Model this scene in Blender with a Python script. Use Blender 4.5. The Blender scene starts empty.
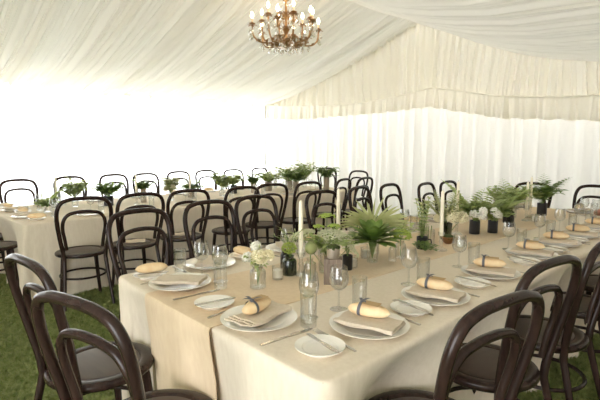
import bpy, math, random
import numpy as np
from mathutils import Vector, Matrix

PI = math.pi
R = math.radians
sc = bpy.context.scene
col = sc.collection
rng = random.Random(7)

# ------------------------------------------------------------------ helpers
def mat(name, color, rough=0.6, metal=0.0, spec=0.5, coat=0.0, translucent=0.0, noise=None, bump=None, sheen=0.0):
    m = bpy.data.materials.new(name); m.use_nodes = True
    nt = m.node_tree; nt.nodes.clear()
    out = nt.nodes.new('ShaderNodeOutputMaterial')
    p = nt.nodes.new('ShaderNodeBsdfPrincipled')
    p.inputs['Base Color'].default_value = (*color, 1)
    p.inputs['Roughness'].default_value = rough
    p.inputs['Metallic'].default_value = metal
    p.inputs['Specular IOR Level'].default_value = spec
    p.inputs['Coat Weight'].default_value = coat
    p.inputs['Coat Roughness'].default_value = 0.15
    if sheen:
        p.inputs['Sheen Weight'].default_value = sheen
    tc = nt.nodes.new('ShaderNodeTexCoord')
    cnode = None
    if noise:
        scale, c2, stretch = noise
        mp = nt.nodes.new('ShaderNodeMapping'); mp.inputs['Scale'].default_value = stretch
        nz = nt.nodes.new('ShaderNodeTexNoise'); nz.inputs['Scale'].default_value = scale; nz.inputs['Detail'].default_value = 5
        rp = nt.nodes.new('ShaderNodeValToRGB')
        rp.color_ramp.elements[0].position = 0.3; rp.color_ramp.elements[1].position = 0.72
        rp.color_ramp.elements[0].color = (*color, 1); rp.color_ramp.elements[1].color = (*c2, 1)
        nt.links.new(tc.outputs['Object'], mp.inputs[0]); nt.links.new(mp.outputs[0], nz.inputs['Vector'])
        nt.links.new(nz.outputs['Fac'], rp.inputs[0]); nt.links.new(rp.outputs[0], p.inputs['Base Color'])
        cnode = rp
    if bump:
        scale, strength = bump
        nz2 = nt.nodes.new('ShaderNodeTexNoise'); nz2.inputs['Scale'].default_value = scale; nz2.inputs['Detail'].default_value = 4
        bp = nt.nodes.new('ShaderNodeBump'); bp.inputs['Strength'].default_value = strength; bp.inputs['Distance'].default_value = 0.002
        nt.links.new(tc.outputs['Object'], nz2.inputs['Vector'])
        nt.links.new(nz2.outputs['Fac'], bp.inputs['Height']); nt.links.new(bp.outputs[0], p.inputs['Normal'])
    if translucent:
        tr = nt.nodes.new('ShaderNodeBsdfTranslucent'); tr.inputs['Color'].default_value = (*color, 1)
        if cnode: nt.links.new(cnode.outputs[0], tr.inputs['Color'])
        mx = nt.nodes.new('ShaderNodeMixShader'); mx.inputs[0].default_value = translucent
        nt.links.new(p.outputs[0], mx.inputs[1]); nt.links.new(tr.outputs[0], mx.inputs[2])
        nt.links.new(mx.outputs[0], out.inputs[0])
    else:
        nt.links.new(p.outputs[0], out.inputs[0])
    return m

def sheer(name, color, see, trans):
    """thin woven fabric: part open weave, part cloth that passes light"""
    m = bpy.data.materials.new(name); m.use_nodes = True
    nt = m.node_tree; nt.nodes.clear()
    out = nt.nodes.new('ShaderNodeOutputMaterial')
    d = nt.nodes.new('ShaderNodeBsdfDiffuse'); d.inputs[0].default_value = (*color, 1)
    t = nt.nodes.new('ShaderNodeBsdfTranslucent'); t.inputs[0].default_value = (*color, 1)
    x = nt.nodes.new('ShaderNodeBsdfTransparent'); x.inputs[0].default_value = (*color, 1)
    a = nt.nodes.new('ShaderNodeMixShader'); a.inputs[0].default_value = trans
    b = nt.nodes.new('ShaderNodeMixShader'); b.inputs[0].default_value = see
    nt.links.new(d.outputs[0], a.inputs[1]); nt.links.new(t.outputs[0], a.inputs[2])
    nt.links.new(a.outputs[0], b.inputs[1]); nt.links.new(x.outputs[0], b.inputs[2])
    nt.links.new(b.outputs[0], out.inputs[0])
    return m

def glass(name, tint=(1, 1, 1), base=0.05, edge=0.75):
    m = bpy.data.materials.new(name); m.use_nodes = True
    nt = m.node_tree; nt.nodes.clear()
    out = nt.nodes.new('ShaderNodeOutputMaterial')
    g = nt.nodes.new('ShaderNodeBsdfGlossy'); g.inputs['Roughness'].default_value = 0.04
    x = nt.nodes.new('ShaderNodeBsdfTransparent'); x.inputs[0].default_value = (*tint, 1)
    lw = nt.nodes.new('ShaderNodeLayerWeight'); lw.inputs['Blend'].default_value = 0.28
    mr = nt.nodes.new('ShaderNodeMapRange'); mr.inputs['To Min'].default_value = base; mr.inputs['To Max'].default_value = edge
    mx = nt.nodes.new('ShaderNodeMixShader')
    nt.links.new(lw.outputs['Facing'], mr.inputs['Value']); nt.links.new(mr.outputs[0], mx.inputs[0])
    nt.links.new(x.outputs[0], mx.inputs[1]); nt.links.new(g.outputs[0], mx.inputs[2])
    nt.links.new(mx.outputs[0], out.inputs[0])
    return m

def emit(name, color, s):
    m = bpy.data.materials.new(name); m.use_nodes = True
    nt = m.node_tree; nt.nodes.clear()
    out = nt.nodes.new('ShaderNodeOutputMaterial')
    e = nt.nodes.new('ShaderNodeEmission'); e.inputs[0].default_value = (*color, 1); e.inputs[1].default_value = s
    nt.links.new(e.outputs[0], out.inputs[0])
    return m

class MB:
    def __init__(s): s.v = []; s.f = []
    def add(s, vs, fs):
        o = len(s.v); s.v += [tuple(v) for v in vs]; s.f += [tuple(i + o for i in f) for f in fs]; return s
    def tube(s, pts, rad, n=8, closed=False, caps=True):
        P = [Vector(p) for p in pts]; N = len(P)
        if not hasattr(rad, '__len__'): rad = [rad] * N
        vs = []; prev = None
        for i in range(N):
            if closed: t = (P[(i + 1) % N] - P[i - 1]).normalized()
            else: t = (P[min(i + 1, N - 1)] - P[max(i - 1, 0)]).normalized()
            if prev is None:
                a = Vector((0, 0, 1)) if abs(t.z) < 0.9 else Vector((1, 0, 0))
                u = t.cross(a).normalized()
            else:
                u = (prev - t * prev.dot(t)).normalized()
            prev = u; w = t.cross(u)
            for k in range(n):
                q = 2 * PI * k / n
                vs.append(P[i] + (u * math.cos(q) + w * math.sin(q)) * rad[i])
        fs = []
        M = N if closed else N - 1
        for i in range(M):
            j = (i + 1) % N
            for k in range(n):
                l = (k + 1) % n
                fs.append((i * n + k, i * n + l, j * n + l, j * n + k))
        if caps and not closed:
            fs.append(tuple(range(n - 1, -1, -1))); fs.append(tuple((N - 1) * n + k for k in range(n)))
        return s.add(vs, fs)
    def lathe(s, prof, n=24, loc=(0, 0, 0)):
        """prof: (radius, z) list; radius 0 makes a pole"""
        vs = []; idx = []
        for r, z in prof:
            if r < 1e-6:
                idx.append([len(vs)]); vs.append((loc[0], loc[1], loc[2] + z))
            else:
                idx.append(list(range(len(vs), len(vs) + n)))
                vs += [(loc[0] + r * math.cos(2 * PI * k / n), loc[1] + r * math.sin(2 * PI * k / n), loc[2] + z) for k in range(n)]
        fs = []
        for a, b in zip(idx[:-1], idx[1:]):
            for k in range(n):
                l = (k + 1) % n
                if len(a) == 1 and len(b) == 1: continue
                if len(a) == 1: fs.append((a[0], b[l], b[k]))
                elif len(b) == 1: fs.append((a[k], a[l], b[0]))
                else: fs.append((a[k], a[l], b[l], b[k]))
        return s.add(vs, fs)
    def box(s, c, d, rot=0):
        vs = []
        for x in (-1, 1):
            for y in (-1, 1):
                for z in (-1, 1):
                    X, Y = x * d[0] / 2, y * d[1] / 2
                    vs.append((c[0] + X * math.cos(rot) - Y * math.sin(rot), c[1] + X * math.sin(rot) + Y * math.cos(rot), c[2] + z * d[2] / 2))
        return s.add(vs, [(0, 1, 3, 2), (4, 6, 7, 5), (0, 4, 5, 1), (2, 3, 7, 6), (0, 2, 6, 4), (1, 5, 7, 3)])
    def grid(s, rows):
        n = len(rows[0]); o = [p for r in rows for p in r]
        return s.add(o, [(i * n + k, i * n + k + 1, (i + 1) * n + k + 1, (i + 1) * n + k) for i in range(len(rows) - 1) for k in range(n - 1)])
    def ball(s, c, r, n=8, m=6, sq=(1, 1, 1)):
        pr = []
        o = len(s.v)
        for i in range(m + 1):
            a = -PI / 2 + PI * i / m
            pr.append((max(0, math.cos(a)) if 0 < i < m else 0, math.sin(a)))
        t = MB().lathe(pr, n)
        return s.add([(c[0] + v[0] * r * sq[0], c[1] + v[1] * r * sq[1], c[2] + v[2] * r * sq[2]) for v in t.v], t.f)
    def leaf(s, base, d, length, width, droop=0.3, fold=0.25, seg=4, roll=0.0):
        """one folded, arching leaf blade starting at base in direction d"""
        d = Vector(d).normalized()
        side = d.cross(Vector((0, 0, 1)))
        if side.length < 1e-3: side = Vector((1, 0, 0))
        side.normalize()
        if roll: side = Matrix.Rotation(roll, 3, d) @ side
        p = Vector(base); rows = []; dd = d.copy()
        for i in range(seg + 1):
            t = i / seg
            w = width * 0.5 * max(0.03, math.sin(PI * min(1, (t * 0.93 + 0.05))) ** 0.8)
            up = side.cross(dd).normalized()
            rows.append([p - side * w + up * w * fold, p.copy(), p + side * w + up * w * fold])
            p = p + dd * (length / seg)
            dd = (dd + Vector((0, 0, -droop / seg))).normalized()
        return s.grid(rows)
    def build(s, name, m, parent=None, smooth=35, loc=None):
        me = bpy.data.meshes.new(name)
        me.from_pydata(s.v, [], s.f); me.update()
        me.materials.append(m)
        if smooth:
            me.polygons.foreach_set('use_smooth', [True] * len(me.polygons))
            me.set_sharp_from_angle(angle=R(smooth))
        o = bpy.data.objects.new(name, me); col.objects.link(o)
        if parent: o.parent = parent
        if loc: o.location = loc
        return o

def thing(name, label, cat, loc=(0, 0, 0), rz=0, group=None):
    o = bpy.data.objects.new(name, None); col.objects.link(o)
    o.empty_display_size = 0.05
    o.location = loc; o.rotation_euler = (0, 0, rz)
    o['label'] = label; o['category'] = cat
    if group: o['group'] = group
    return o

def tag(o, label, cat, group=None, loc=None, rz=None):
    o['label'] = label; o['category'] = cat
    if group: o['group'] = group
    if loc is not None: o.location = loc
    if rz is not None: o.rotation_euler = (0, 0, rz)
    return o

def struct(o): o['kind'] = 'structure'; return o

KIDS = {}
def dup(root, loc, rz=0, label=None, group=None):
    r = root.copy(); col.objects.link(r); r.location = loc; r.rotation_euler = (0, 0, rz)
    if label: r['label'] = label
    if group: r['group'] = group
    for ch in list(root.children):
        c = ch.copy(); col.objects.link(c); c.parent = r
        for g in ch.children:
            d = g.copy(); col.objects.link(d); d.parent = c
    return r

class Kind:
    """first placement uses the original, later ones are copies"""
    def __init__(s, root): s.root = root; s.used = False
    def put(s, loc, rz, label, group=None):
        if not s.used:
            s.used = True; o = s.root; o.location = loc; o.rotation_euler = (0, 0, rz); o['label'] = label
            if group: o['group'] = group
            return o
        return dup(s.root, loc, rz, label, group)

def catmull(P, n=6, closed=False):
    P = [Vector(p) for p in P]; out = []
    Q = ([P[-1]] + P + [P[0], P[1]]) if closed else ([2 * P[0] - P[1]] + P + [2 * P[-1] - P[-2]])
    for i in range(1, len(Q) - 2):
        a, b, c, d = Q[i - 1:i + 3]
        for k in range(n):
            t = k / n
            out.append(0.5 * (2 * b + (c - a) * t + (2 * a - 5 * b + 4 * c - d) * t * t + (3 * b - a - 3 * c + d) * t ** 3))
    if not closed: out.append(P[-1])
    return out

def lerp_tab(tab, x):
    return float(np.interp(x, [a for a, _ in tab], [b for _, b in tab]))

# ------------------------------------------------------------------ materials
M = {}
M['wood'] = mat('dark_bentwood', (0.018, 0.0095, 0.0078), 0.27, spec=0.24, coat=0.06, noise=(9, (0.036, 0.019, 0.0145), (6, 6, 0.8)))
M['seat'] = mat('seat_veneer', (0.034, 0.020, 0.015), 0.28, spec=0.38, coat=0.1, noise=(7, (0.058, 0.035, 0.026), (1, 5, 1)))
M['linen'] = mat('linen_cloth', (0.72, 0.625, 0.49), 0.85, spec=0.15, noise=(60, (0.78, 0.69, 0.555), (1, 1, 0.25)), bump=(420, 0.35), sheen=0.1)
M['runner'] = mat('runner_cloth', (0.71, 0.55, 0.365), 0.85, spec=0.15, noise=(50, (0.77, 0.615, 0.425), (1, 1, 0.3)), bump=(420, 0.35), sheen=0.1)
M['napkin'] = mat('napkin_linen', (0.60, 0.515, 0.40), 0.9, spec=0.1, bump=(500, 0.3), noise=(80, (0.67, 0.58, 0.465), (1, 1, 1)))
M['china'] = mat('white_china', (0.88, 0.84, 0.76), 0.18, spec=0.5, coat=0.3)
M['bread'] = mat('bread_crust', (0.76, 0.53, 0.28), 0.75, spec=0.2, noise=(22, (0.86, 0.70, 0.46), (1, 1.5, 1)), bump=(60, 0.5))
M['bread_pink'] = mat('rosy_crust', (0.5, 0.24, 0.17), 0.75, spec=0.2, bump=(60, 0.5))
M['ribbon'] = mat('grey_ribbon', (0.13, 0.125, 0.14), 0.55, spec=0.3)
M['tagcard'] = mat('kraft_card', (0.52, 0.36, 0.19), 0.9, spec=0.1)
M['steel'] = mat('cutlery_steel', (0.52, 0.50, 0.47), 0.2, metal=1)
M['glass'] = glass('clear_glass', (0.97, 0.975, 0.97), 0.04, 0.8)
M['greenglass'] = glass('green_glass', (0.30, 0.40, 0.28), 0.08, 0.6)
M['darkglass'] = glass('smoky_glass', (0.10, 0.10, 0.11), 0.06, 0.5)
M['crystal'] = glass('chandelier_crystal', (0.95, 0.93, 0.88), 0.35, 0.9)
M['wax'] = mat('ivory_wax', (0.87, 0.80, 0.64), 0.45, spec=0.4)
M['waxwhite'] = mat('white_wax', (0.86, 0.82, 0.74), 0.5)
M['black'] = mat('black_ceramic', (0.018, 0.018, 0.022), 0.4)
M['copper'] = mat('copper_bowl', (0.32, 0.17, 0.09), 0.3, metal=0.8)
M['tin'] = mat('galvanised_tin', (0.45, 0.40, 0.34), 0.45, metal=0.7)
M['block'] = mat('weathered_timber', (0.17, 0.125, 0.095), 0.85, noise=(14, (0.30, 0.24, 0.19), (8, 8, 1)))
M['stone'] = mat('sandstone_pot', (0.36, 0.30, 0.23), 0.8)
M['moss'] = mat('dark_moss', (0.035, 0.05, 0.015), 0.95, noise=(60, (0.09, 0.12, 0.03), (1, 1, 1)))
M['leaf_dark'] = mat('leaf_dark_green', (0.09, 0.165, 0.03), 0.42, translucent=0.3, noise=(18, (0.25, 0.36, 0.08), (1, 1, 1)))
M['leaf'] = mat('leaf_mid_green', (0.30, 0.40, 0.115), 0.5, translucent=0.35, noise=(18, (0.54, 0.61, 0.26), (1, 1, 1)))
M['leaf_pale'] = mat('leaf_pale_green', (0.40, 0.43, 0.17), 0.55, translucent=0.3, noise=(18, (0.56, 0.56, 0.30), (1, 1, 1)))
M['lime'] = mat('lime_flower', (0.26, 0.36, 0.045), 0.75, noise=(90, (0.42, 0.50, 0.11), (1, 1, 1)))
M['pod'] = mat('seed_pod', (0.22, 0.24, 0.09), 0.75)
M['cream'] = mat('cream_petal', (0.92, 0.87, 0.66), 0.65, translucent=0.15)
M['white'] = mat('white_petal', (0.94, 0.93, 0.86), 0.65, translucent=0.15)
M['umbel'] = mat('umbel_floret', (0.66, 0.66, 0.45), 0.8)
M['stem'] = mat('green_stem', (0.16, 0.24, 0.07), 0.5)
M['bronze'] = mat('aged_bronze', (0.34, 0.20, 0.09), 0.38, metal=0.8)
M['sleeve'] = mat('candle_sleeve', (0.72, 0.55, 0.36), 0.6)
M['bulb'] = emit('lit_bulb', (1.0, 0.80, 0.52), 26)
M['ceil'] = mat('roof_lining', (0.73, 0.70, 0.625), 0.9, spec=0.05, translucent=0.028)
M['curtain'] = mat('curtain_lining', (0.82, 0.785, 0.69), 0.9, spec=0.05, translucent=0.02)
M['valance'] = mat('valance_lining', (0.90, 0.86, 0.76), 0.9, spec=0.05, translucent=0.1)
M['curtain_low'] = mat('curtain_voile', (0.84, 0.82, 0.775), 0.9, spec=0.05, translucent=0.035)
M['wall'] = sheer('tent_wall_fabric', (0.95, 0.95, 0.94), 0.11, 0.26)
M['shade_wall'] = mat('shade_wall_canvas', (0.50, 0.46, 0.40), 0.9, spec=0.05, translucent=0.03)  # dark, nearly opaque cloth of the unseen walls, holds back side light
M['pole'] = mat('painted_pole', (0.55, 0.53, 0.50), 0.5)
M['trestle'] = mat('trestle_timber', (0.30, 0.20, 0.11), 0.7)

# ------------------------------------------------------------------ camera
H = 1.3553
cd = bpy.data.cameras.new('camera'); cam = bpy.data.objects.new('camera', cd); col.objects.link(cam)
cd.sensor_width = 36; cd.lens = 454.28 / 600 * 36; cd.clip_start = 0.02
Rm = [(0.67978975, 0.73340705, 0.0), (-0.08232247, 0.07630411, 0.99368038), (-0.72877219, 0.67549373, -0.11224664)]
m3 = Matrix((Rm[0], Rm[1], tuple(-a for a in Rm[2]))).transposed()
cam.matrix_world = Matrix.Translation((0, 0, H)) @ m3.to_4x4()
sc.camera = cam

# ------------------------------------------------------------------ tent
EX, EZ, GY = -9.11, 2.45, 7.32          # left eave x, eave height, gable plane
RX, RZ = -4.62, 3.63                     # ridge
ROOF = [(-9.2, 2.43), (-9.11, 2.45), (-7.88, 2.64), (-6.92, 2.88), (-5.97, 3.17), (-5.2, 3.44), (RX, RZ),
        (-4.13, 3.36), (-3.59, 3.07), (-3.1, 2.85), (-2.52, 2.66), (-1.88, 2.53), (-0.9, 2.46), (0.4, 2.43), (1.7, 2.42)]
npr = np.random.RandomState(3)
KS = [(npr.uniform(11, 70), npr.uniform(0, 6.28), npr.uniform(-0.3, 0.3), npr.uniform(0.5, 1.3)) for _ in range(9)] + [(npr.uniform(90, 150), npr.uniform(0, 6.28), npr.uniform(-0.3, 0.3), npr.uniform(1.0, 1.8)) for _ in range(4)]
def pleat(u, w=0.0):
    s = 0
    for k, p, d, a in KS:
        s += a * (abs(math.sin(k * 0.5 * u + p + d * w)) - 0.63) * (26.0 / (k + 14))
    return s / 4.2

def roof_sheet(xs, y0, y1, n, amp):
    rows = []
    for i in range(n + 1):
        y = y0 + (y1 - y0) * i / n
        row = []
        for x in xs:
            z = lerp_tab(ROOF, x)
            e = min(1.0, abs(x - RX) / 0.7) * 0.6 + 0.4
            row.append((x, y, z + amp * e * pleat(y, x)))
        rows.append(row)
    return MB().grid(rows)
xl = [-9.2, -9.11] + list(np.linspace(-8.8, RX, 16))
xr = list(np.linspace(RX, 1.7, 24))
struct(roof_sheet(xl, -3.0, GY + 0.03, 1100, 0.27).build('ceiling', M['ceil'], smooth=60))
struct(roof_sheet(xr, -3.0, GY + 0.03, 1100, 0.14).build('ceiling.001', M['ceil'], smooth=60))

# gable end: gathered upper curtain, hung voile below, ruffled valance between
VAL = [(-9.12, 2.43), (-8.5, 2.36), (-7.88, 2.32), (-7.0, 2.27), (-5.95, 2.26), (-5.11, 2.32), (-4.4, 2.41), (-4.0, 2.34), (-3.22, 2.17), (-2.35, 2.08), (-1.85, 2.07), (-0.8, 2.12), (0.75, 2.25), (1.7, 2.35)]
VBOT = [(-9.12, 2.10), (-7.88, 2.02), (-5.94, 2.03), (-4.39, 2.08), (-3.2, 1.83), (-1.83, 1.73), (0.75, 1.92), (1.7, 2.02)]
def pl2(u, f=1.0, ph=0.0):
    return (1.6 * (abs(math.sin(21 * f * u + 1.2 * math.sin(2.7 * u + ph) + ph)) - 0.63) + 0.6 * math.sin(34 * f * u + 1.7 * math.sin(3.1 * u + ph) + ph) + 0.6 * math.sin(71 * f * u + 2.2 * math.sin(2.3 * u) + ph) + 0.35 * math.sin(118 * f * u + 1.1 + ph)) / 1.95
gx = np.linspace(EX, 1.65, 980)
rows = []
for t in np.linspace(0, 1, 9):
    rows.append([(x, GY - 0.02 + 0.085 * pl2(x + 0.10 * (1 - t) * math.sin(1.3 * x), 0.9) * (0.45 + 0.55 * math.sin(PI * min(1, t + 0.12))), (lerp_tab(VAL, x) - 0.02) * (1 - t) + (lerp_tab(ROOF, x) + 0.06) * t) for x in gx])
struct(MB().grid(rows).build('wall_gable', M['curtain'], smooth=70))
rows = []
for t in np.linspace(0, 1, 7):
    rows.append([(x, GY + 0.03 + 0.09 * pl2(x, 0.42, 0.8) * (0.5 + 0.5 * (1 - t)), 0.01 + (lerp_tab(VAL, x) - 0.01) * t) for x in gx])
struct(MB().grid(rows).build('wall_back', M['curtain_low'], smooth=70))
rows = []
for t in np.linspace(0, 1, 6):
    rows.append([(x, GY - 0.10 - 0.015 * t - (0.02 + 0.045 * t) * pl2(x, 0.62, 2.0), lerp_tab(VAL, x) * (1 - t) + (lerp_tab(VBOT, x) + 0.012 * math.sin(21 * x)) * t) for x in gx])
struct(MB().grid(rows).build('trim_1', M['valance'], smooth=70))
# gathered cord along the valance top
struct(MB().tube([(x, GY - 0.10 - 0.02 * pl2(x, 0.62, 2.0), lerp_tab(VAL, x) + 0.004) for x in gx[::3]], 0.014, 6).build('trim_2', M['valance']))
# left long wall
wy = np.linspace(-3.0, GY, 700)
rows = []
for t in np.linspace(0, 1, 6):
    rows.append([(EX + 0.012 * pl2(y, 0.5), y, 0.01 + (EZ - 0.02) * t) for y in wy])
struct(MB().grid(rows).build('wall_left', M['wall'], smooth=70))
# short gathered fringe at the eave
rows = []
for t in np.linspace(0, 1, 3):
    rows.append([(EX + 0.03 + 0.012 * pl2(y, 1.1), y, EZ - 0.01 - (0.12 + 0.02 * math.sin(17 * y)) * t) for y in wy])
struct(MB().grid(rows).build('trim_3', M['wall'], smooth=70))
# corner pole
struct(MB().tube([(EX + 0.07, GY - 0.13, 0), (EX + 0.07, GY - 0.13, EZ - 0.05)], 0.022, 12).build('trim_4', M['pole']))
# unseen canvas walls right of and behind the camera, added to cut light
struct(MB().grid([[(1.63 + 0.012 * pl2(y, 0.4), y, z) for y in np.linspace(-3, GY, 300)] for z in (0.01, 2.42)]).build('shade_wall_right', M['shade_wall']))

struct(MB().grid([[(x, -2.98 + 0.012 * pl2(x, 0.4), z if z < 1 else lerp_tab(ROOF, x) + 0.05) for x in np.linspace(EX, -0.9, 280)] for z in (0.01, 2.42)]).build('shade_wall_front', M['shade_wall']))  # unseen partial end wall, width set to limit light from behind

# ground
floor_m = mat('lawn_soil', (0.06, 0.085, 0.022), 0.95, spec=0.1, noise=(30, (0.13, 0.16, 0.055), (1, 1, 1)), bump=(90, 0.8))
struct(MB().grid([[(x, y, 0) for x in (-9.6, -4, 2.2)] for y in (-3.2, 2, 7.8)]).build('floor', floor_m, smooth=0))

# grass blades, densest where the lawn shows
def grass(zones):
    g = np.random.RandomState(5); V = []; F = []
    for (x0, x1, y0, y1, n, h) in zones:
        X = g.uniform(x0, x1, n); Y = g.uniform(y0, y1, n); A = g.uniform(0, 6.283, n); HH = g.uniform(0.5, 1.0, n) * h; L = g.uniform(0.2, 1.3, n) * h; W = g.uniform(0.003, 0.006, n)
        c, s = np.cos(A), np.sin(A)
        o = len(V) and sum(len(v) for v in V)
        b0 = np.stack([X - s * W, Y + c * W, np.zeros(n)], 1); b1 = np.stack([X + s * W, Y - c * W, np.zeros(n)], 1)
        mx, my, mz = X + c * L * 0.35, Y + s * L * 0.35, HH * 0.7
        m0 = np.stack([mx - s * W * 0.8, my + c * W * 0.8, mz], 1); m1 = np.stack([mx + s * W * 0.8, my - c * W * 0.8, mz], 1)
        tp = np.stack([X + c * L, Y + s * L, HH * 0.95], 1)
        V.append(np.concatenate([b0, b1, m0, m1, tp])); i = np.arange(n) + o
        F.append(np.stack([i, i + n, i + 3 * n], 1)); F.append(np.stack([i, i + 3 * n, i + 2 * n], 1)); F.append(np.stack([i + 2 * n, i + 3 * n, i + 4 * n], 1))
    V = np.concatenate(V); F = np.concatenate(F)
    me = bpy.data.meshes.new('lawn_grass')
    me.vertices.add(len(V)); me.vertices.foreach_set('co', V.ravel())
    me.loops.add(F.size); me.loops.foreach_set('vertex_index', F.ravel())
    me.polygons.add(len(F)); me.polygons.foreach_set('loop_start', np.arange(0, F.size, 3))
    me.update(calc_edges=True); me.validate()
    me.materials.append(mat('grass_blade', (0.15, 0.21, 0.05), 0.6, spec=0.2, translucent=0.3, noise=(28, (0.38, 0.40, 0.16), (1, 1, 1))))
    o = bpy.data.objects.new('lawn_grass', me); col.objects.link(o)
    o['label'] = 'mown green lawn grass under the tables and chairs'; o['category'] = 'grass'; o['kind'] = 'stuff'
grass([(-4.8, -1.9, 0.0, 1.0, 52000, 0.042), (-4.8, -2.4, 1.0, 2.6, 30000, 0.042), (-6.8, -4.8, 0.2, 1.3, 12000, 0.042), (-1.0, 0.1, 1.7, 3.9, 42000, 0.042), (-4.8, -2.4, 2.6, 5.6, 14000, 0.036)])

# ------------------------------------------------------------------ bentwood chair
def make_chair():
    t = thing('bentwood_chair', '', 'chair')
    half = [(0.192, -0.275, 0.0), (0.165, -0.185, 0.36), (0.163, -0.172, 0.46), (0.186, -0.205, 0.60), (0.206, -0.250, 0.755), (0.204, -0.278, 0.855), (0.172, -0.296, 0.920), (0.11, -0.302, 0.944), (0.05, -0.304, 0.950), (0, -0.305, 0.951)]
    pts = half + [(-a, b, c) for a, b, c in half[-2::-1]]
    P = catmull(pts, 6)
    for p in P: p.y += 0.08 * max(0, p.z - 0.46)
    rad = [0.0120 + 0.0050 * min(1, p.z / 0.45) for p in P]
    MB().tube(P, rad, 12).build('back_hoop', M['wood'], t, 50)
    ih = [(0.140, -0.172, 0.515), (0.150, -0.188, 0.60), (0.164, -0.214, 0.695), (0.156, -0.236, 0.768), (0.120, -0.248, 0.815), (0.06, -0.253, 0.832), (0, -0.254, 0.836)]
    P = catmull(ih + [(-a, b, c) for a, b, c in ih[-2::-1]], 6)
    for p in P: p.y += 0.08 * max(0, p.z - 0.46)
    MB().tube(P, 0.0145, 10).build('inner_hoop', M['wood'], t, 50)
    # seat: bent rim ring with a let-in veneer panel
    st = MB().lathe([(0, 0.437), (0.18, 0.437), (0.203, 0.439), (0.211, 0.446), (0.213, 0.455), (0.210, 0.464), (0.200, 0.470), (0.182, 0.471), (0.160, 0.470), (0.154, 0.466), (0, 0.466)], 40).build('seat', M['wood'], t, 40)
    MB().lathe([(0, 0.4665), (0.152, 0.4665), (0.152, 0.4685), (0.14, 0.4692), (0, 0.4685)], 40).build('seat_panel', M['seat'], st, 40)
    for s in (-1, 1):
        MB().tube([(s * 0.128, 0.118, 0.44), (s * 0.134, 0.124, 0.40), (s * 0.150, 0.142, 0.2), (s * 0.166, 0.160, 0)], [0.0195, 0.019, 0.016, 0.0125], 10).build('leg', M['wood'], t, 50)
    MB().tube([(0.183 * math.cos(q), -0.028 + 0.192 * math.sin(q) * (1 if math.sin(q) > 0 else 0.93), 0.262) for q in np.linspace(0, 2 * PI, 33)[:-1]], 0.0095, 8, closed=True).build('leg_ring', M['wood'], t, 50)
    return t
chair = Kind(make_chair())

A_ = 'chairs along the left side of the near table'
A = [(-2.62, 1.24, -87), (-2.74, 1.82, -92), (-2.82, 2.33, -91), (-2.74, 3.05, -93), (-2.81, 3.73, -81), (-2.81, 4.25, -85), (-2.62, 4.70, -84), (-2.60, 5.15, -89)]
AL = ["bentwood chair behind the left front corner of the near table, first of its row",
      'dark bentwood chair facing the near table, second of its left row, behind the wine glasses',
      'dark bentwood chair facing the near table, third of its left row',
      'dark bentwood chair facing the near table right behind the tall front candle',
      'dark bentwood chair facing the near table, behind the pale fan palm leaf',
      'dark bentwood chair facing the near table, just right of the palm leaf against the curtain',
      "dark bentwood chair of the near table, left of two behind the middle candle",
      "dark bentwood chair of the near table, right of two behind the middle candle"]
B = [(-4.19, 1.26, 82), (-4.20, 1.73, 86), (-4.22, 2.24, 82), (-4.17, 2.82, 87), (-4.24, 3.31, 79), (-4.19, 3.80, 88), (-4.27, 4.46, 104), (-4.27, 4.93, 98)]
BL = ["bentwood chair on grass, first along the far table, its back toward us",
      'dark bentwood chair with a folded napkin on its seat, second along the far table',
      'dark bentwood chair with a folded napkin on its seat, third along the far table',
      'dark bentwood chair with empty seat, fourth along the far table',
      'dark bentwood chair at the far table, below the dark drooping greenery',
      'dark bentwood chair at the far table, directly behind the tall front candle',
      "bentwood chair of the far table, left of the last pair behind the palm leaf",
      "bentwood chair of the far table, right of the last pair behind the palm leaf"]
Cc = [(-6.54, 1.31, -91), (-6.78, 2.0, -91), (-6.90, 2.66, -93), (-6.84, 3.15, -93), (-7.06, 3.85, -93), (-7.14, 4.45, -92), (-7.05, 4.99, -95), (-7.30, 5.85, -90)]
CL = ['bentwood chair against the bright tent wall, leftmost on the far side of the far table',
      'bentwood chair against the bright tent wall, second from left behind the far table',
      'bentwood chair against the bright tent wall, third from left behind the far table',
      'bentwood chair against the bright tent wall, fourth from left behind the far table',
      'bentwood chair against the bright tent wall, fifth from left behind the far table',
      'bentwood chair against the bright tent wall, sixth from left behind the far table',
      'bentwood chair against the bright tent wall, seventh from left behind the far table',
      'bentwood chair by the corner pole, last one on the far side of the far table']
for (x, y, a), l in zip(A, AL): chair.put((x, y, 0), R(a), l, A_)
for (x, y, a), l in zip(B, BL): chair.put((x, y, 0), R(a), l, 'chairs along the right side of the far table')
for (x, y, a), l in zip(Cc, CL): chair.put((x, y, 0), R(a), l, 'chairs along the wall side of the far table')
for (x, y, a), l in zip([(-6.32, 6.75, -110), (-5.3, 6.12, 182)],
        ["bentwood chair by the gable curtain just right of the tent corner pole",
         'bentwood chair by the gable curtain behind the last pair of the far table']):
    chair.put((x, y, 0), R(a), l, 'chairs at the far end of the far table')
for (x, y, a), l in zip([(-2.05, 5.34, 176), (-1.46, 5.45, 170)],
        ["dark bentwood chair closing the near table's far end, behind the twin candles",
         "dark bentwood chair closing the near table's far end, at the right picture edge"]):
    chair.put((x, y, 0), R(a), l, 'chairs at the far end of the near table')
for (x, y, a), l in zip([(-1.90, 0.625, 7), (-1.345, 0.605, 15)],
        ["bentwood chair on grass at the bottom left, its shiny round seat in view",
         "bentwood chair at the bottom left, its big hoops crossing the front cloth"]):
    chair.put((x, y, 0), R(a), l, 'chairs at the near end of the near table')
RC = [(-0.75, 1.24), (-0.81, 1.80), (-0.78, 2.33), (-0.78, 2.92), (-0.78, 3.5)]
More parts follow.
